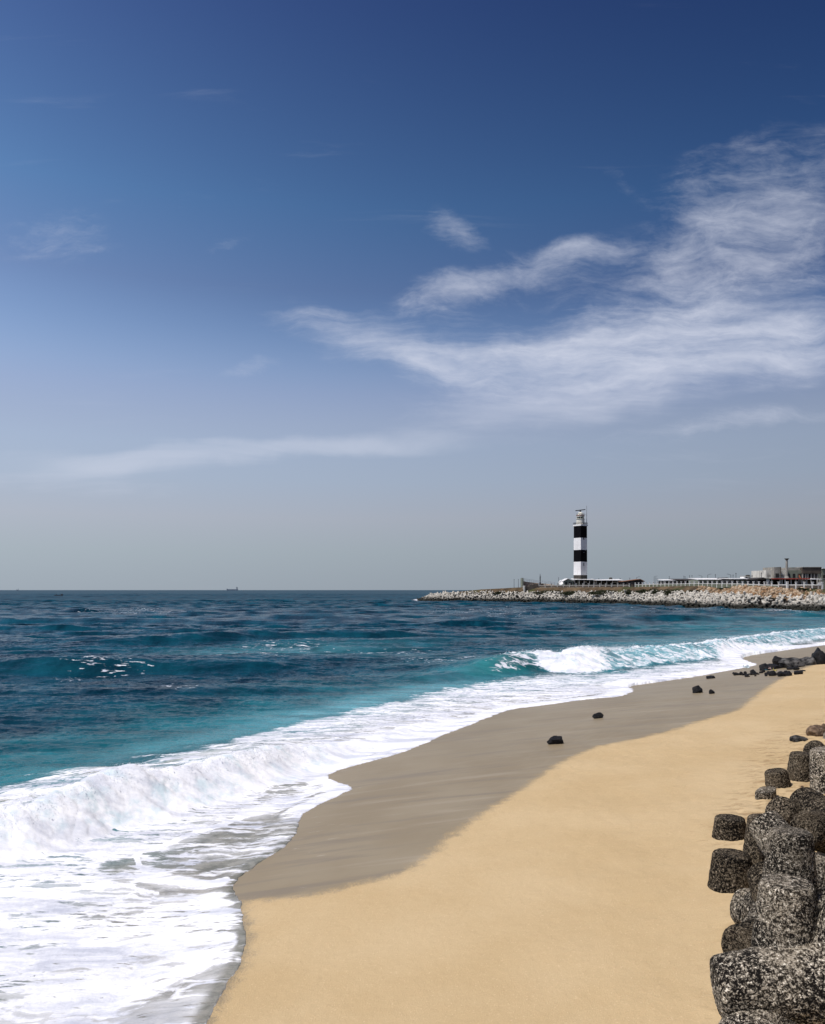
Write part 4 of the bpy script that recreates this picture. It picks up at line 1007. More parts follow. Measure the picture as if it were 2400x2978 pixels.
def tank(px, d, py0, py1, wpx, label):
    x0 = pw(px, d); h0, h1 = pz(py1, d), pz(py0, d); w = wpx / F * d / 2
    r = empty('water_tank', (x0, d, h0)); tag(r, label, 'water tank')
    M = Matrix.Rotation(R(90), 4, 'Y'); h = h1 - h0
    bm = bmesh.new(); lathe(bm, [(.2, -w), (h * .42, -w * .96), (h * .45, -w * .9), (h * .45, w * .9), (h * .42, w * .96), (.2, w)], 14, M=Matrix.Translation((0, 0, h * .52)) @ M); tk = bm_obj('tank_body', bm, m_darkroof, r, True)
    bm = bmesh.new(); lathe(bm, [(.25, h * .96), (.25, h * 1.04), (.1, h * 1.06)], 10); bm_obj('lid', bm, m_dkmetal, tk)
    bm = bmesh.new()
    for sx in (-.6, .6): box(bm, sx * w - .1, sx * w + .1, -.4, .4, -.25, h * .12)
    bm_obj('stand', bm, m_greypost, r)
tank(1776.5, D1 + 8, 1679.5, 1684.6, 9, 'black water tank lying on the white shed roof right of the lighthouse')
D2 = dO(1846, 34)
gable('low house with brown tiled roof and dark gable, left of the white fence', 1816, 1872, 1862, D2, 9, 1708, 1690.5, 1685.2, m_dark, m_tile, [(1822, 1828, 1693, 1700, m_brownwall, 'window'), (1835, 1843, 1692, 1708, m_brownwall, 'door')])
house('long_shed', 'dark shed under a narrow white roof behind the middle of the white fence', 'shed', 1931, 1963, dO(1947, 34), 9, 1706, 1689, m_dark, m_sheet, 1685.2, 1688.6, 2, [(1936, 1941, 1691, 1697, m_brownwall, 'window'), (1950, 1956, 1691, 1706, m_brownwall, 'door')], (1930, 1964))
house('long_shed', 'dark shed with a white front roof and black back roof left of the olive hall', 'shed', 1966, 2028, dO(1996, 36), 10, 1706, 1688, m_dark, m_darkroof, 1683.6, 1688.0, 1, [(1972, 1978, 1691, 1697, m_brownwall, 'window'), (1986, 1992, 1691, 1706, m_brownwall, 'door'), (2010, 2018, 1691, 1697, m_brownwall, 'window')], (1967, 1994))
bm = bmesh.new(); d = dO(1980, 33.5); box(bm, pw(1965.5, d), pw(1993, d), d - .8, d - .1, pz(1688.8, d), pz(1686.2, d)); tag(bm_obj('awning', bm, m_sheet), 'white awning along the front of the dark shed left of the olive hall', 'awning')
house('olive_hall', 'olive walled hall under a long flat white roof behind the fence', 'hall', 2030, 2112, dO(2070, 34), 12, 1707, 1686.5, m_greenwall, m_sheet, 1681.6, 1686.3, 1, [(2040, 2046, 1690, 1697, m_dark, 'window'), (2064, 2070, 1690, 1697, m_dark, 'window'), (2092, 2099, 1690, 1707, m_dark, 'door')])
gable('small dark house with a low black roof between the two white roofed halls', 2104, 2126, 2114, dO(2115, 46), 9, 1707, 1684.5, 1681.2, m_brownwall, m_darkroof, [(2108, 2112, 1690, 1696, m_dark, 'window'), (2117, 2121, 1689, 1704, m_dark, 'door')])
house('dark_hall', 'dark hall with thin white roof and pale side panel, left of the concrete building', 'hall', 2128, 2202, dO(2165, 32), 12, 1712, 1684.8, m_dark, m_sheet, 1681.8, 1684.4, 1, [(2148, 2202, 1688.5, 1698.5, m_greenwall, 'side_panel'), (2133, 2139, 1689, 1697, m_brownwall, 'window')])
gable('black gabled house end joined to the dark hall, beside the concrete building', 2203, 2228, 2219, dO(2214, 33), 12, 1712, 1684, 1681.4, m_dark, m_darkroof, [(2208, 2212, 1690, 1697, m_brownwall, 'window'), (2217, 2221, 1690, 1708, m_brownwall, 'door')])
house('roof_room', 'small white roof room on top of the dark hall', 'roof room', 2165, 2183, dO(2165, 38), 4, 1684, 1676.8, m_sheet, m_conc, 1676.0, 1676.6, .6, [(2170, 2174, 1678.5, 1682, m_dark, 'window')])
tank(2175.5, dO(2165, 40), 1671.8, 1676.4, 12, 'black water tank on the small white roof room')

# ---------------------------------------------------------------- big concrete building on the right
BD = dO(2310, 62)
cb = empty('concrete_building', (0, 0, 0)); tag(cb, 'large unfinished concrete building with a stained white front and dark upper storey', 'building')
def cbox(name, px0, px1, py0, py1, y0, y1, mat, parent=None):
    bm = bmesh.new(); box(bm, pw(px0, BD), pw(px1, BD), BD + y0, BD + y1, pz(py1, BD), pz(py0, BD)); return bm_obj(name, bm, mat, parent or cb)
cbox('wall', 2228, 2247.2, 1658.3, 1716, 0, 14, m_plaster); cbox('wall', 2266.3, 2293, 1657.6, 1716, 0, 14, m_plaster)
tw = cbox('stair_tower', 2247, 2264.6, 1649.6, 1716, -1.6, 9, m_conc); cbox('window', 2251, 2260.4, 1668, 1678.3, -1.72, -1.0, m_dark, tw); cbox('pier', 2264.7, 2266.4, 1649, 1716, -1.8, 2, m_brownwall)
cbox('wall', 2293.1, 2332, 1658.5, 1716, .6, 15, m_greenwall); cbox('parapet', 2297, 2332, 1650.4, 1658.4, 1.4, 15, m_conc); cbox('roof_hut', 2314, 2328, 1649.3, 1650.3, 3, 9, m_greenwall)
cbox('upper_storey', 2332.1, 2387.6, 1650, 1668, -.6, 15, m_brownwall); cbox('parapet', 2331.6, 2388, 1648.7, 1649.95, -.9, 15.3, m_greypost)
cbox('wall', 2332.2, 2387.4, 1668.1, 1716, 1.6, 14.8, m_brownwall)
for a in (2335, 2343.5, 2350, 2360, 2369, 2378, 2386):
    bm = bmesh.new(); bar(bm, (pw(a, BD), BD, pz(1716, BD)), (pw(a, BD), BD, pz(1668.1, BD)), .34, 8); bm_obj('column', bm, m_conc, cb)
for a, w in ((2294.5, 5.2), (2308, 7), (2322.5, 8), (2340, 7), (2356.5, 7.5), (2371.5, 5), (2380.5, 4.5)): cbox('window', a, a + w, 1668.2 if a < 2330 else 1668.8, 1680, .5 if a < 2330 else 1.5, 1.6 if a < 2330 else 2.4, m_dark)
for a in (2229.5, 2270): cbox('stain_panel', a + 2, a + 12, 1671, 1677, -.03, .3, m_conc)
house('far_block', 'pale block half seen at the right edge behind the concrete building', 'building', 2390, 2440, BD + 12, 12, 1716, 1654.2, m_greenwall, m_sheet, 1651.8, 1653.6, 1, [(2394, 2402, 1672, 1682, m_dark, 'window'), (2408, 2416, 1672, 1682, m_dark, 'window')])
# chimney with a flared cap
CD = BD - 6; bm = bmesh.new(); cx = pw(2288.7, CD); k_ = CD / F
cz = lambda py: pz(py, CD)
r_ = empty('chimney', (cx, CD, cz(1716))); tag(r_, 'round tapering concrete chimney with a flared cap in front of the concrete building', 'chimney')
zz = lambda py: cz(py) - cz(1716)
lathe(bm, [(4.6 * k_, 0), (4.4 * k_, zz(1682)), (7 * k_, zz(1681.8)), (6 * k_, zz(1679)), (4.2 * k_, zz(1676)), (3.4 * k_, zz(1650)), (3.0 * k_, zz(1629))], 18); bm_obj('shaft', bm, m_conc, r_, False)
bm = bmesh.new(); lathe(bm, [(3.1 * k_, zz(1629) + .003), (4.0 * k_, zz(1627)), (6.3 * k_, zz(1625.6)), (6.6 * k_, zz(1624.2)), (3 * k_, zz(1624))], 18); bm_obj('cap', bm, m_brownwall, r_)
# long canopy with a red edge in front of it
KD = dO(2310, 34)
cn = empty('canopy', (0, 0, 0)); tag(cn, 'long low shelter with red edged roof and pale posts before the concrete building', 'shelter')
def kbox(name, px0, px1, py0, py1, y0, y1, mat, parent=None):
    bm = bmesh.new(); box(bm, pw(px0, KD), pw(px1, KD), KD + y0, KD + y1, pz(py1, KD), pz(py0, KD)); return bm_obj(name, bm, mat, parent or cn)
rf = kbox('roof', 2226, 2353, 1682.6, 1684.2, -1, 9, m_darkroof); kbox('trim', 2240, 2352, 1681.6, 1684.6, -1.25, -1.003, m_red, rf)
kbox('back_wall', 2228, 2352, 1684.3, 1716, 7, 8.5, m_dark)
for a in (2229, 2233.5, 2242, 2266.5, 2272, 2281, 2298.5, 2312, 2330, 2344): kbox('post', a, a + 2.2, 1684.3, 1714, -.6, -.3, m_fence if int(a) % 2 else m_greypost)
for a, w, t, mm in ((2237, 4.5, 1690, m_plaster), (2249, 5, 1689, m_plaster), (2303, 6, 1687, m_tile), (2318, 7, 1688, m_brownwall)): kbox('hanging', a, a + w, t, t + 7, 1.5, 1.9, mm)
bs = house('beach_stall', 'open stall with a thick white roof beam behind the dark fence', 'stall', 2355, 2386, KD + 1, 8, 1714, 1685, m_dark, m_sheet, 1682.8, 1685.4, 1, [(2360, 2367, 1690, 1698, m_brownwall, 'window')], (2356, 2385), recess=3)
# orange flag
d = KD - 3; fr_ = empty('flag', (pw(2323, d), d, 0)); fr_.location = (0, 0, 0); tag(fr_, 'small orange pennant on a thin pole above the red edged shelter', 'flag')
bm = bmesh.new(); bar(bm, (pw(2323, d), d, pz(1712, d)), (pw(2323, d), d, pz(1668.5, d)), .07, 6); bm_obj('pole', bm, m_dkmetal, fr_)
m_orange = weathered('orange_cloth', (0.62, 0.22, 0.09), .1, 2); bm = bmesh.new(); prism(bm, [(pw(2323.3, d), pz(1669.5, d)), (pw(2326.5, d), pz(1674, d)), (pw(2330, d), pz(1681, d)), (pw(2326, d), pz(1680.5, d)), (pw(2323.3, d), pz(1678, d))], d - .03, d + .03); bm_obj('cloth', bm, m_orange, fr_)

# ---------------------------------------------------------------- round viewing deck, dish, statue, lamps
VD = dO(1560, 30)
vd = empty('viewing_deck', (0, 0, 0)); tag(vd, 'curved rising viewing deck with a thin railing at the left end of the compound', 'viewing deck')
N_ = 26; bm = bmesh.new(); bm2 = bmesh.new(); prev = None
for k in range(N_ + 1):
    t = k / N_; a = R(200) - R(205) * t
    x0 = pw(1573, VD) + pw(1200 + 49, VD) * math.cos(a); y0 = VD + 9 + 9 * math.sin(a)
    zt = pz(1687 + 17 * max(0, t - .12), VD); cur = (x0, y0, zt)
    if prev:
        dx, dy = cur[0] - prev[0], cur[1] - prev[1]; L = math.hypot(dx, dy); nx, ny = -dy / L * .15, dx / L * .15
        zb = pz(1712, VD); v_ = [bm.verts.new(c_) for c_ in ((prev[0]-nx,prev[1]-ny,zb),(prev[0]+nx,prev[1]+ny,zb),(prev[0]+nx,prev[1]+ny,prev[2]),(prev[0]-nx,prev[1]-ny,prev[2]),(cur[0]-nx,cur[1]-ny,zb),(cur[0]+nx,cur[1]+ny,zb),(cur[0]+nx,cur[1]+ny,cur[2]),(cur[0]-nx,cur[1]-ny,cur[2]))]
        for q in ((0,1,2,3),(4,7,6,5),(0,4,5,1),(1,5,6,2),(2,6,7,3),(3,7,4,0)): bm.faces.new([v_[i] for i in q])
        for hh in (.8, 1.5): bar(bm2, (prev[0], prev[1], prev[2] + hh), (cur[0], cur[1], cur[2] + hh), .06, 5)
    bar(bm2, (x0, y0, zt), (x0, y0, zt + 1.5), .06, 5); prev = cur
m_deck = weathered('deck_wall', (0.36, 0.29, 0.22), .2, .5); bm_obj('wall', bm, m_deck, vd); bm_obj('railing', bm2, m_metal, vd)
bm = bmesh.new(); box(bm, pw(1520.5, VD), pw(1524, VD), VD + 2, VD + 9, pz(1712, VD), pz(1681, VD)); bm_obj('end_tower', bm, m_greenwall, vd)
bm = bmesh.new(); box(bm, pw(1556, VD), pw(1584, VD), VD + 3, VD + 8, pz(1712, VD), pz(1697.5, VD)); box(bm, pw(1540, VD), pw(1552.5, VD), VD + 2, VD + 7, pz(1712, VD), pz(1701, VD)); bm_obj('step', bm, m_brownwall, vd)
d = VD + 2; bm = bmesh.new(); z0 = pz(1693, d); sx0 = pw(1571.3, d); kk = d / F
lathe(bm, [(2.2 * kk, pz(1706, d)), (2.2 * kk, z0), (1.3 * kk, z0 + .1), (1.5 * kk, pz(1684, d)), (1.6 * kk, pz(1678, d)), (1.0 * kk, pz(1675.5, d)), (.5 * kk, pz(1674.5, d)), (.95 * kk, pz(1673, d)), (.9 * kk, pz(1671.2, d)), (.25 * kk, pz(1670.5, d)), (.2 * kk, pz(1668, d))], 12, (sx0, d))
box(bm, sx0 + 1.2 * kk, sx0 + 2.6 * kk, d - .2, d + .2, pz(1678.5, d), pz(1677, d)); tag(bm_obj('statue', bm, m_dkmetal), 'slender dark standing statue on a pedestal beside the curved viewing deck', 'statue')
d = dO(1632, 30); r_ = empty('satellite_dish', (pw(1632.5, d), d, pz(1694, d))); tag(r_, 'large white satellite dish left of the small grey house', 'satellite dish')
M = Matrix.Rotation(R(-25), 4, 'Z') @ Matrix.Rotation(R(68), 4, 'X'); rad = 7.6 / F * d
bm = bmesh.new(); lathe(bm, [(.1, -.45), (rad * .5, -.3), (rad * .8, -.1), (rad, .12), (rad * .99, .17), (rad * .8, .0), (rad * .5, -.2), (.1, -.35)], 24, M=M); bm_obj('reflector', bm, m_white, r_, True)
bm = bmesh.new(); bar(bm, (0, .3, -.2), (0, .6, pz(1712, d) - pz(1694, d)), .14, 8); bm_obj('stand', bm, m_greypost, r_)
bm = bmesh.new(); bar(bm, M @ Vector((rad * .9, 0, .1)), M @ Vector((0, 0, 1.0)), .04, 5); bar(bm, M @ Vector((-rad * .9, 0, .1)), M @ Vector((0, 0, 1.0)), .04, 5); bm_obj('feed_arm', bm, m_metal, r_)
lamps = [(1495.5, 1684, 0), (1508, 1684, 0), (1515, 1682, 0), (1625, 1679, 0), (1742, 1681.5, 0), (1804, 1681, 0), (1832, 1680, 0), (1852, 1679, 1), (1903, 1677, 1), (1908, 1679, 0), (1912, 1682, 0), (1947, 1675.5, 0), (1989.5, 1674.5, 0), (1993, 1676, 0),
         (2006, 1673, 0), (2013, 1672.5, 0), (2042, 1675, -1), (2059, 1671.5, 1), (2081, 1670, 0), (2126, 1671.5, -1), (2132.5, 1671, 0), (2141, 1666, 0), (2188, 1673, 0), (2215, 1665, 0)]
for i, (px, py, arm) in enumerate(lamps):
    d = dO(px, 50 if px < 2230 else 40)
    x0 = pw(px, d); z0 = pz(1707, d) - 1.0
    r_ = empty('street_lamp' if arm else 'utility_pole', (x0, d, z0))
    tag(r_, 'thin grey street lamp with a bent arm standing behind the headland roofs' if arm else 'thin bare utility pole standing behind the headland roofs', 'street lamp' if arm else 'pole', 'street lamps behind the roofs' if arm else 'poles behind the roofs')
    h = pz(py, d) - z0
    bm = bmesh.new(); bar(bm, (0, 0, 0), (0, 0, h), .13, 6, .09); bm_obj('pole', bm, m_dkmetal, r_)
    if arm:
        bm = bmesh.new(); bar(bm, (0, 0, h - .1), (arm * 1.6, 0, h + .35), .07, 5); ar_ = bm_obj('arm', bm, m_dkmetal, r_)
        bm = bmesh.new(); box(bm, arm * 1.6 - .35, arm * 1.6 + .35, -.15, .15, h + .26, h + .42); bm_obj('lamp_head', bm, m_metal, ar_)
    else:
        bm = bmesh.new(); box(bm, -.25, .25, -.06, .06, h - .35, h - .22); bm_obj('crossbar', bm, m_dkmetal, r_)
# ================================================================ concrete blocks half buried in the near sand
m_tet, n, b = material('pitted_concrete', 0.95, 0.08)
p = n.obj(); oi = n.new('ShaderNodeObjectInfo').outputs['Random']
off = n.new('ShaderNodeCombineXYZ')
for k in range(3): n.put(off.inputs[k], n.mul(oi, 37.0 + 11 * k))
va = n.new('ShaderNodeVectorMath', operation='ADD'); n.put(va.inputs[0], p); n.put(va.inputs[1], off.outputs[0]); p = va.outputs[0]
g1 = n.noise(p, 21, 5, 0.7, 0.4); g2 = n.noise(p, 52, 3, 0.6); g3 = n.noise(p, 1.6, 5, 0.6)
gv = n.add(n.mul(g1, 0.62), n.mul(g2, 0.38))
sp = n.mapr(n.add(gv, n.mul(n.sub(g3, 0.5), 0.22)), 0.465, 0.585)
c = n.mix(sp, (0.008, 0.007, 0.006), (0.36, 0.315, 0.24))
c = n.mix(n.mul(n.mapr(g3, 0.45, 0.7), 0.35), c, (0.13, 0.105, 0.07))
c = n.mix(n.mapr(gv, 0.575, 0.625), c, (0.80, 0.74, 0.61))
c = n.mix(1.0, c, n.new('ShaderNodeObjectInfo').outputs['Color'], 'MULTIPLY')
n.put(b.inputs['Base Color'], c); n.put(b.inputs['Normal'], n.bump(gv, 1.0, 0.06))
bm = tetra_bm(40, True); bmesh.ops.recalc_face_normals(bm, faces=bm.faces)
me0 = bpy.data.meshes.new('block_src'); bm.to_mesh(me0); bm.free()
ob0 = bpy.data.objects.new('block_src', me0); COL.objects.link(ob0)
md = ob0.modifiers.new('remesh', 'REMESH'); md.mode = 'VOXEL'; md.voxel_size = 0.026; md.use_smooth_shade = True
m2_ = ob0.modifiers.new('smooth', 'SMOOTH'); m2_.factor = 0.5; m2_.iterations = 1
dg = bpy.context.evaluated_depsgraph_get()
me1 = bpy.data.meshes.new_from_object(ob0.evaluated_get(dg)); bpy.data.objects.remove(ob0)
nv = len(me1.vertices); co = np.empty(nv * 3); me1.vertices.foreach_get('co', co); co = co.reshape(-1, 3)
no = np.empty(nv * 3); me1.vertices.foreach_get('normal', no); no = no.reshape(-1, 3)
dsp = 0.5 * (fbm(co[:, 0] * 4 + co[:, 2] * 3, co[:, 1] * 4 - co[:, 2] * 2.3, 4) + fbm(co[:, 2] * 4.3 + 5, co[:, 0] * 3 - co[:, 1] * 3.4, 4)) * 0.022
dsp += (fbm(co[:, 0] * 14 + co[:, 2] * 9, co[:, 1] * 14 - co[:, 2] * 11, 2)) * 0.010
me1.vertices.foreach_set('co', (co + no * dsp[:, None]).ravel()); me1.name = 'concrete_tetrapod'; me1.materials.clear(); me1.materials.append(m_tet)
me1.polygons.foreach_set('use_smooth', np.ones(len(me1.polygons), bool)); me1.update()
def tet_up(px, py, d, s, spin, tilt, label, lean=0.0):
    """leg pointing up, its end seen at the pixel"""
    q = Matrix.Rotation(R(tilt), 3, 'Y') @ Matrix.Rotation(R(lean), 3, 'X') @ Matrix.Rotation(R(spin), 3, 'Z')
    s *= 0.89; tet(pt(px, py, d) - q @ Vector((0, 0, 1.51 * s)), q, s, label)
def tet_leg(px, py, d, s, axis, spin, label):
    """leg end seen at the pixel, the leg pointing along axis; a second leg straight below it when spin is 'down', straight above when it is None"""
    a = Vector(axis).normalized()
    if spin in ('down', None):
        u_ = (a * a.z - Vector((0, 0, 1))).normalized() * (1 if spin else -1); v_ = a.cross(u_)
        q = Matrix((u_, v_, a)).transposed()
    else: q = a.to_track_quat('Z', 'Y').to_matrix() @ Matrix.Rotation(R(spin), 3, 'Z')
    s *= 0.89; tet(pt(px, py, d) - a * 1.51 * s, q, s, label)
def tet(loc, q, s, label):
    loc = Vector(loc)
    sh = 1.0 if 'wide upright' in label else 1.3 if 'largest tetrapod in front' in label else 0.62 if 'brown' in label else 0.5 if 'dark' in label or 'stump' in label else 1.3
    o = bpy.data.objects.new('tetrapod', me1); COL.objects.link(o)
    o.matrix_world = Matrix.Translation(loc) @ q.to_4x4() @ Matrix.Scale(s, 4)
    o.color = (sh, sh * (.93 if sh < 1 else 1), sh * (.84 if sh < 1 else 1), 1)
    tag(o, label, 'tetrapod', 'tetrapods half buried in the near sand')
tet_up(2290, 2562, 9.75, .94, -20, 0, 'largest tetrapod in front, standing on three legs with one thick leg upright')
tet_leg(2082, 2872, 9.55, 1.08, (-.93, .12, -.10), None, 'tetrapod whose thick leg lies left along the sand at the bottom of the heap')
tet_up(2302, 2415, 12.0, .90, -22, 2, 'tetrapod with a wide upright leg and pale speckled top, just behind the largest one')
tet_up(2226, 2376, 15.3, .96, 90, 0, 'brown tetrapod whose tall straight leg stands left of the pale topped one')
tet_up(2128, 2480, 14.75, 1.0, 90, 1, 'round topped buried tetrapod, nearer of the two lone stumps on the sand')
tet_up(2124, 2376, 17.45, .95, 90, 1, 'dark flat topped buried tetrapod, farther of the two lone stumps on the sand')
tet_leg(2160, 2632, 12.7, .80, (-.80, -.35, .30), None, 'tetrapod whose leg end pokes out left behind the largest upright leg')
tet_leg(2140, 2756, 11.2, .86, (-.85, -.45, .10), 20, 'dark tetrapod leg lying low just above the front left leg of the largest one')
tet_leg(2262, 2352, 16.8, .95, (-.62, -.30, .50), 10, 'tetrapod with a rounded leg end tilted up to the left behind the brown tall leg')
tet_leg(2338, 2412, 15.2, .98, (-.62, -.40, .16), 40, 'dark tetrapod at the right edge behind the pale topped upright leg')
tet_up(2256, 2240, 21.3, .84, 15, -10, 'brown tetrapod stump with sand banked against its left side')
tet_up(2337, 2190, 21.8, 1.0, 50, 3, 'tetrapod stump higher up the beach beside the tall leaning one')
tet_up(2398, 2178, 20.4, 1.05, 80, -8, 'tall pale tetrapod leg leaning at the right edge of the upper beach')
tet_leg(2362, 2172, 24.2, .9, (-.5, -.2, .55), 0, 'dark rough tetrapod leg behind the tall leaning one')
tet_leg(2400, 2655, 11.6, .86, (-.25, -.5, .5), 60, 'tetrapod cut by the right edge beside the largest upright leg')
tet_leg(2400, 2800, 9.3, .86, (-.35, -.35, .55), 60, 'pale tetrapod cut by the right edge beside the feet of the largest one')
tet_leg(2412, 2560, 13.0, .9, (-.1, -.6, .2), 0, 'shaded tetrapod at the right edge below the pale topped one')
tet_up(2425, 2130, 26.5, .9, 0, 0, 'farthest near tetrapod, only its rim showing at the right edge')

# ---------------------------------------------------------------- loose rocks
def rockmat(name, c1, c2, rough=0.8, spec=0.3, sc=5):
    m, n, b = material(name, rough, spec); p = n.obj()
    a = n.noise(p, sc * .4, 6, .65); n.put(b.inputs['Base Color'], n.mix(n.mapr(a, .38, .64), c1, c2)); n.put(b.inputs['Normal'], n.bump(n.noise(p, sc, 6, .7), .8, .12)); return m
m_wetrock = rockmat('wet_black_rock', (0.003, 0.003, 0.0035), (0.016, 0.015, 0.015), .55, .25)
m_brownrock = rockmat('brown_rock', (0.10, 0.065, 0.04), (0.27, 0.19, 0.12))
m_greyrock = rockmat('lichened_rock', (0.006, 0.006, 0.006), (0.13, 0.125, 0.115), sc=4)
RM = [rock_mesh('beach_rock', k, 3, 0.30, 6) for k in range(6)]
def rock(px, py, wpx, hpx, label, k=0, mat=None, rz=0.0, depth=.8, tilt=0.0, group=None):
    """a rock whose foot is seen at photo pixel (px, py), wpx wide and hpx high in the photo"""
    g0 = on_sand(px, py); d = g0[1] + wpx / F * g0[1] * .3
    me = RM[k % 6].copy(); me.materials.clear(); me.materials.append(mat or m_wetrock)
    o = bpy.data.objects.new('rock', me); COL.objects.link(o)
    w = wpx / F * d / 2 * 1.12; h = hpx / F * d
    zz_ = float(sand_z(np.array([pw(px, d)]), np.array([d]))[0])
    o.location = (pw(px, d), d, zz_ + h * .25); o.scale = (w, w * depth, h * 1.0); o.rotation_euler = (0, R(tilt), R(rz))
    tag(o, label, 'rock', group)
rock(1613, 2166, 46, 24, 'nearest black rock on the wet sand, wedge shaped with its high end to the right', 0, tilt=-22, depth=.6)
rock(1739, 2090, 28, 13, 'small black wedge of rock on the wet sand beyond the nearest one', 1, tilt=-15, depth=.6)
rock(2032, 2016, 32, 18, 'peaked black rock on the wet sand left of a smaller knobbly one', 2)
rock(2071, 2018, 15, 12, 'small knobbly black rock right of the peaked one on the wet sand', 3)
rock(2065, 1974, 28, 9, 'flat black rock on the wet sand close to the foam', 4)
rock(2266, 1935, 40, 30, 'highest black boulder of the heap, its top rounded like a hood', 0, rz=30)
rock(2300, 1942, 62, 24, 'long black boulder with pale lichen streaks in front of the hooded one', 1, m_greyrock)
rock(2252, 1946, 50, 14, 'low black boulder at the left foot of the hooded one', 3)
rock(2228, 1950, 34, 17, 'rough black rock sloping down at the left end of the boulder heap', 2)
rock(2342, 1936, 56, 24, 'grey lichened boulder between the hooded one and the right edge', 4, m_greyrock)
rock(2371, 1928, 26, 22, 'pointed black rock behind the grey lichened boulder', 5)
rock(2392, 1932, 60, 40, 'large black boulder at the right edge of the rock heap', 2, rz=50)
rock(2312, 1940, 24, 10, 'small black rock closing the gap between the two boulder groups', 0)
rock(2299, 1948, 20, 6, 'left one of the two small dark rocks alone on pale sand below the boulders', 1)
rock(2316, 1949, 20, 8, 'right pointed one of the two small dark rocks alone on pale sand below the boulders', 5)
rock(2192, 1960, 18, 11, 'rounded black rock standing out in the line of pebbles on the wet sand', 2)
rock(2174, 1969, 14, 7, 'black rock just in front of the pebble line on the wet sand', 3)
rock(2198, 1967, 6, 4, 'tiny black stone alone in front of the pebble line', 3)
rock(2246, 1966, 20, 12, 'black rock in the debris below the boulders, left of the yellow scrap', 1)
rock(2228, 1967, 9, 6, 'small black rock at the left edge of the scrap strewn debris', 4)
rock(2272, 1968, 24, 17, 'dark rock right of the yellow scrap in the debris', 0)
rock(2297, 1966, 20, 12, 'dark rock near the right end of the debris on dry sand', 2)
rock(2322, 1962, 30, 9, 'long low dark rock at the right end of the debris', 5, tilt=-10)
rock(2334, 1953, 18, 4, 'thin flat dark rock at the far right of the debris', 4)
rg = np.random.default_rng(9)
for k in range(16):
    rock(2134 + k * 4.6 + rg.uniform(-1.5, 1.5), 1962 + rg.uniform(-2.5, 3.0), rg.uniform(6, 12), rg.uniform(4, 8), 'small black stone in the line of pebbles left of the boulder heap', k, group='black stones of the pebble line')
for k in range(14):
    rock(2215 + k * 6.5 + rg.uniform(-2, 2), 1958 + rg.uniform(-3, 7), rg.uniform(8, 15), rg.uniform(5, 9), 'small dark stone in the debris at the foot of the boulder heap', k + 2, group='dark stones of the debris')
# washed-up scraps
def scrap(px, py, wpx, hpx, c, label, name='litter', cat='litter'):
    g0 = on_sand(px, py); d = g0[1]; w = wpx / F * d / 2; h = hpx / F * d
    bm = bmesh.new(); rr = random.Random(px); nu = 6
    pts = [[bm.verts.new((w * (2 * i / nu - 1), rr.uniform(-.1, .1) + (j - .5) * w * .6, h * (0.15 + .8 * rr.random() * (.4 + j * .6)))) for i in range(nu + 1)] for j in range(3)]
    for j in range(2):
        for i in range(nu): bm.faces.new((pts[j][i], pts[j][i + 1], pts[j + 1][i + 1], pts[j + 1][i]))
    bmesh.ops.solidify(bm, geom=list(bm.faces), thickness=.02)
    o = bm_obj(name, bm, weathered('scrap_' + str(px), c, .15, 8)); o.location = (pw(px, d), d, g0[2] + .05); tag(o, label, cat)
scrap(2255, 1955, 9, 7, (0.55, 0.50, 0.12), 'crumpled yellow scrap of plastic among the dark debris')
scrap(2229, 1953, 9, 5, (0.10, 0.22, 0.28), 'blue green scrap of plastic left of the yellow one')
scrap(2239, 1949, 10, 6, (0.60, 0.45, 0.42), 'pale pink scrap of plastic between the blue green and the yellow ones')
scrap(2246, 1962, 7, 5, (0.45, 0.20, 0.10), 'rust coloured scrap in front of the pink one')
scrap(2172, 1946, 16, 9, (0.62, 0.72, 0.75), 'sheet of pale blue plastic at the tip of the foam')
# stones and broken concrete near the tetrapods
rock(2324, 2158, 48, 15, 'low dark slab lying flat on dry sand above the tetrapods', 3, m_greyrock, depth=.5)
rock(2374, 2142, 52, 26, 'brown angular rock beside the low dark slab', 1, m_brownrock, rz=20)
rock(2398, 2120, 14, 13, 'small brown rock above the angular brown one at the right edge', 2, m_brownrock)
def slabrock(px, py, d, rx, h, label):
    bm = bmesh.new(); c0 = pt(px, py, d)
    lathe(bm, [(rx * 1.02, -.25), (rx, h * .8), (rx * .94, h), (rx * .1, h + .02)], 22)
    for v in bm.verts: v.co.x *= 1 + .12 * math.sin(v.co.y * 7); v.co.z += .025 * math.sin(v.co.x * 9 + v.co.y * 5)
    o = bm_obj('concrete_slab', bm, m_tet, None, False); o.location = (c0.x, d, float(sand_z(np.array([c0.x]), np.array([d]))[0])); o.rotation_euler = (R(4), R(-6), 0.3); o.scale = (1, .62, 1)
    tag(o, label, 'slab')
slabrock(2230, 2325, 20.2, .28, .2, 'round cap of brown concrete showing just above the sand')
rock(2384, 2258, 16, 7, 'small stone half sunk in trodden sand between two stumps', 4, m_brownrock)
rg = np.random.default_rng(4)
for k in range(10):
    rock(2300 + rg.uniform(0, 95), 2275 + rg.uniform(0, 70), rg.uniform(5, 11), rg.uniform(2.5, 5), 'pebble on the trodden sand between the upper tetrapods', k, m_brownrock, group='pebbles between the tetrapods')

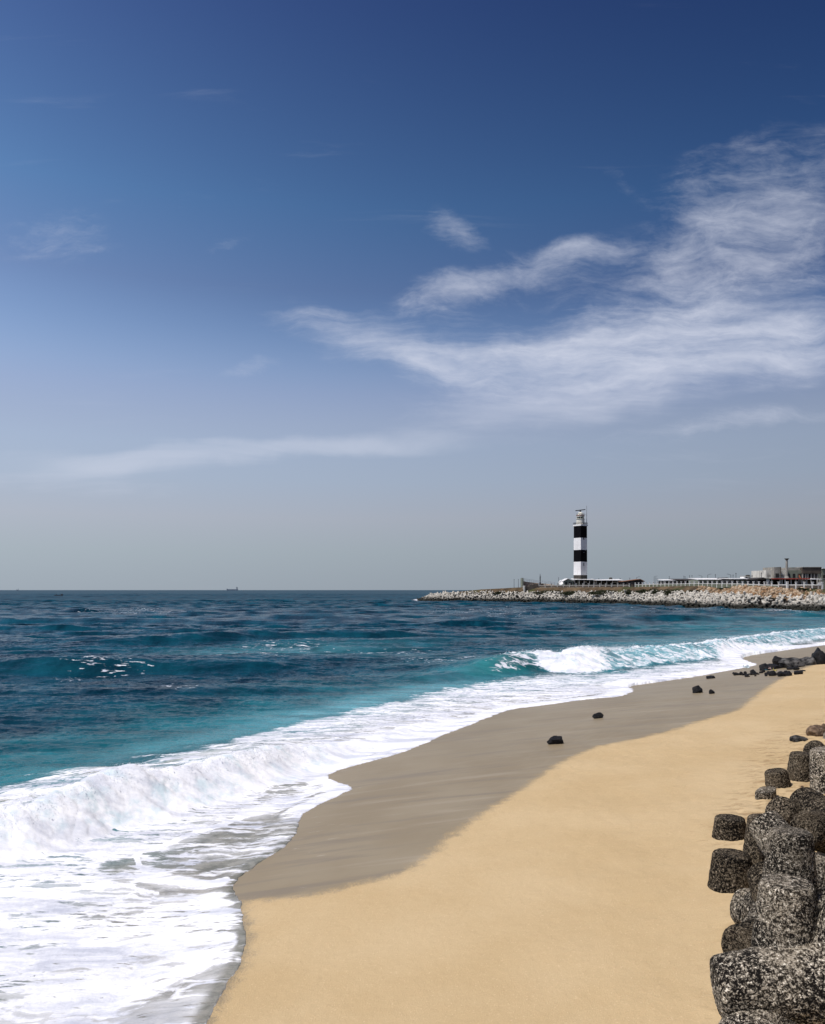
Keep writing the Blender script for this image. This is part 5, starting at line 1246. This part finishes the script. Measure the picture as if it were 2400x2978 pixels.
# ================================================================ vessels far out
m_hull = weathered('hazed_ship_paint', (0.16, 0.20, 0.25), .1, .05); m_super = weathered('hazed_ship_white', (0.26, 0.30, 0.34), .1, .05)  # distance haze mixed into the hull and superstructure colours
def ship(px, d, L, hh, label, tower):
    x0 = pw(px, d); r = empty('cargo_ship' if tower else 'trawler', (x0, d, 0)); tag(r, label, 'ship')
    bm = bmesh.new(); prism(bm, [(-L * .47, -2), (L * .46, -2), (L * .5, hh * .9), (L * .44, hh), (-L * .4, hh), (-L * .42, hh * 1.35), (-L * .5, hh * 1.4)], -L * .07, L * .07); bm_obj('hull', bm, m_hull, r)
    bm = bmesh.new(); box(bm, L * .36, L * .42, -L * .05, L * .05, hh + .01, hh * 2.4); box(bm, L * .33, L * .43, -L * .06, L * .06, hh * 2.4 + .01, hh * 2.7); br = bm_obj('bridge', bm, m_super, r)
    bm = bmesh.new(); lathe(bm, [(L * .012, hh + .01), (L * .01, hh * 2.5)], 10, (L * .46, 0)); bm_obj('funnel', bm, m_hull, r)
    bm = bmesh.new()
    for k in (-.25, -.05, .15): bar(bm, (L * k, 0, hh), (L * k, 0, hh * 1.5), L * .005, 6)
    bm_obj('deck_crane', bm, m_super, r)
ship(676, 11000, 152, 17, 'pale grey cargo ship lying on the horizon with its bridge at the right end', True)
ship(51, 11000, 28, 10, 'tiny grey vessel on the horizon near the left edge', False)
d = 905; r = empty('fishing_boat', (pw(170, d), d, .1)); tag(r, 'small dark open fishing boat on the sea near the left edge', 'boat')
bm = bmesh.new(); prism(bm, [(-4.0, -.3), (3.8, -.3), (5.0, 1.5), (4.2, 1.25), (1, .95), (-4.3, .95)], -.9, .9); bm_obj('hull', bm, m_dkmetal, r)
bm = bmesh.new(); box(bm, 2.6, 4.4, -.6, .6, 1.3, 2.1); bm_obj('foredeck', bm, m_dkmetal, r)
bm = bmesh.new(); lathe(bm, [(.25, .96), (.3, 1.5), (.2, 1.75), (.22, 2.0), (.1, 2.2)], 8, (-2.2, 0)); fisher = bm_obj('outboard_motor', bm, m_dkmetal, r)
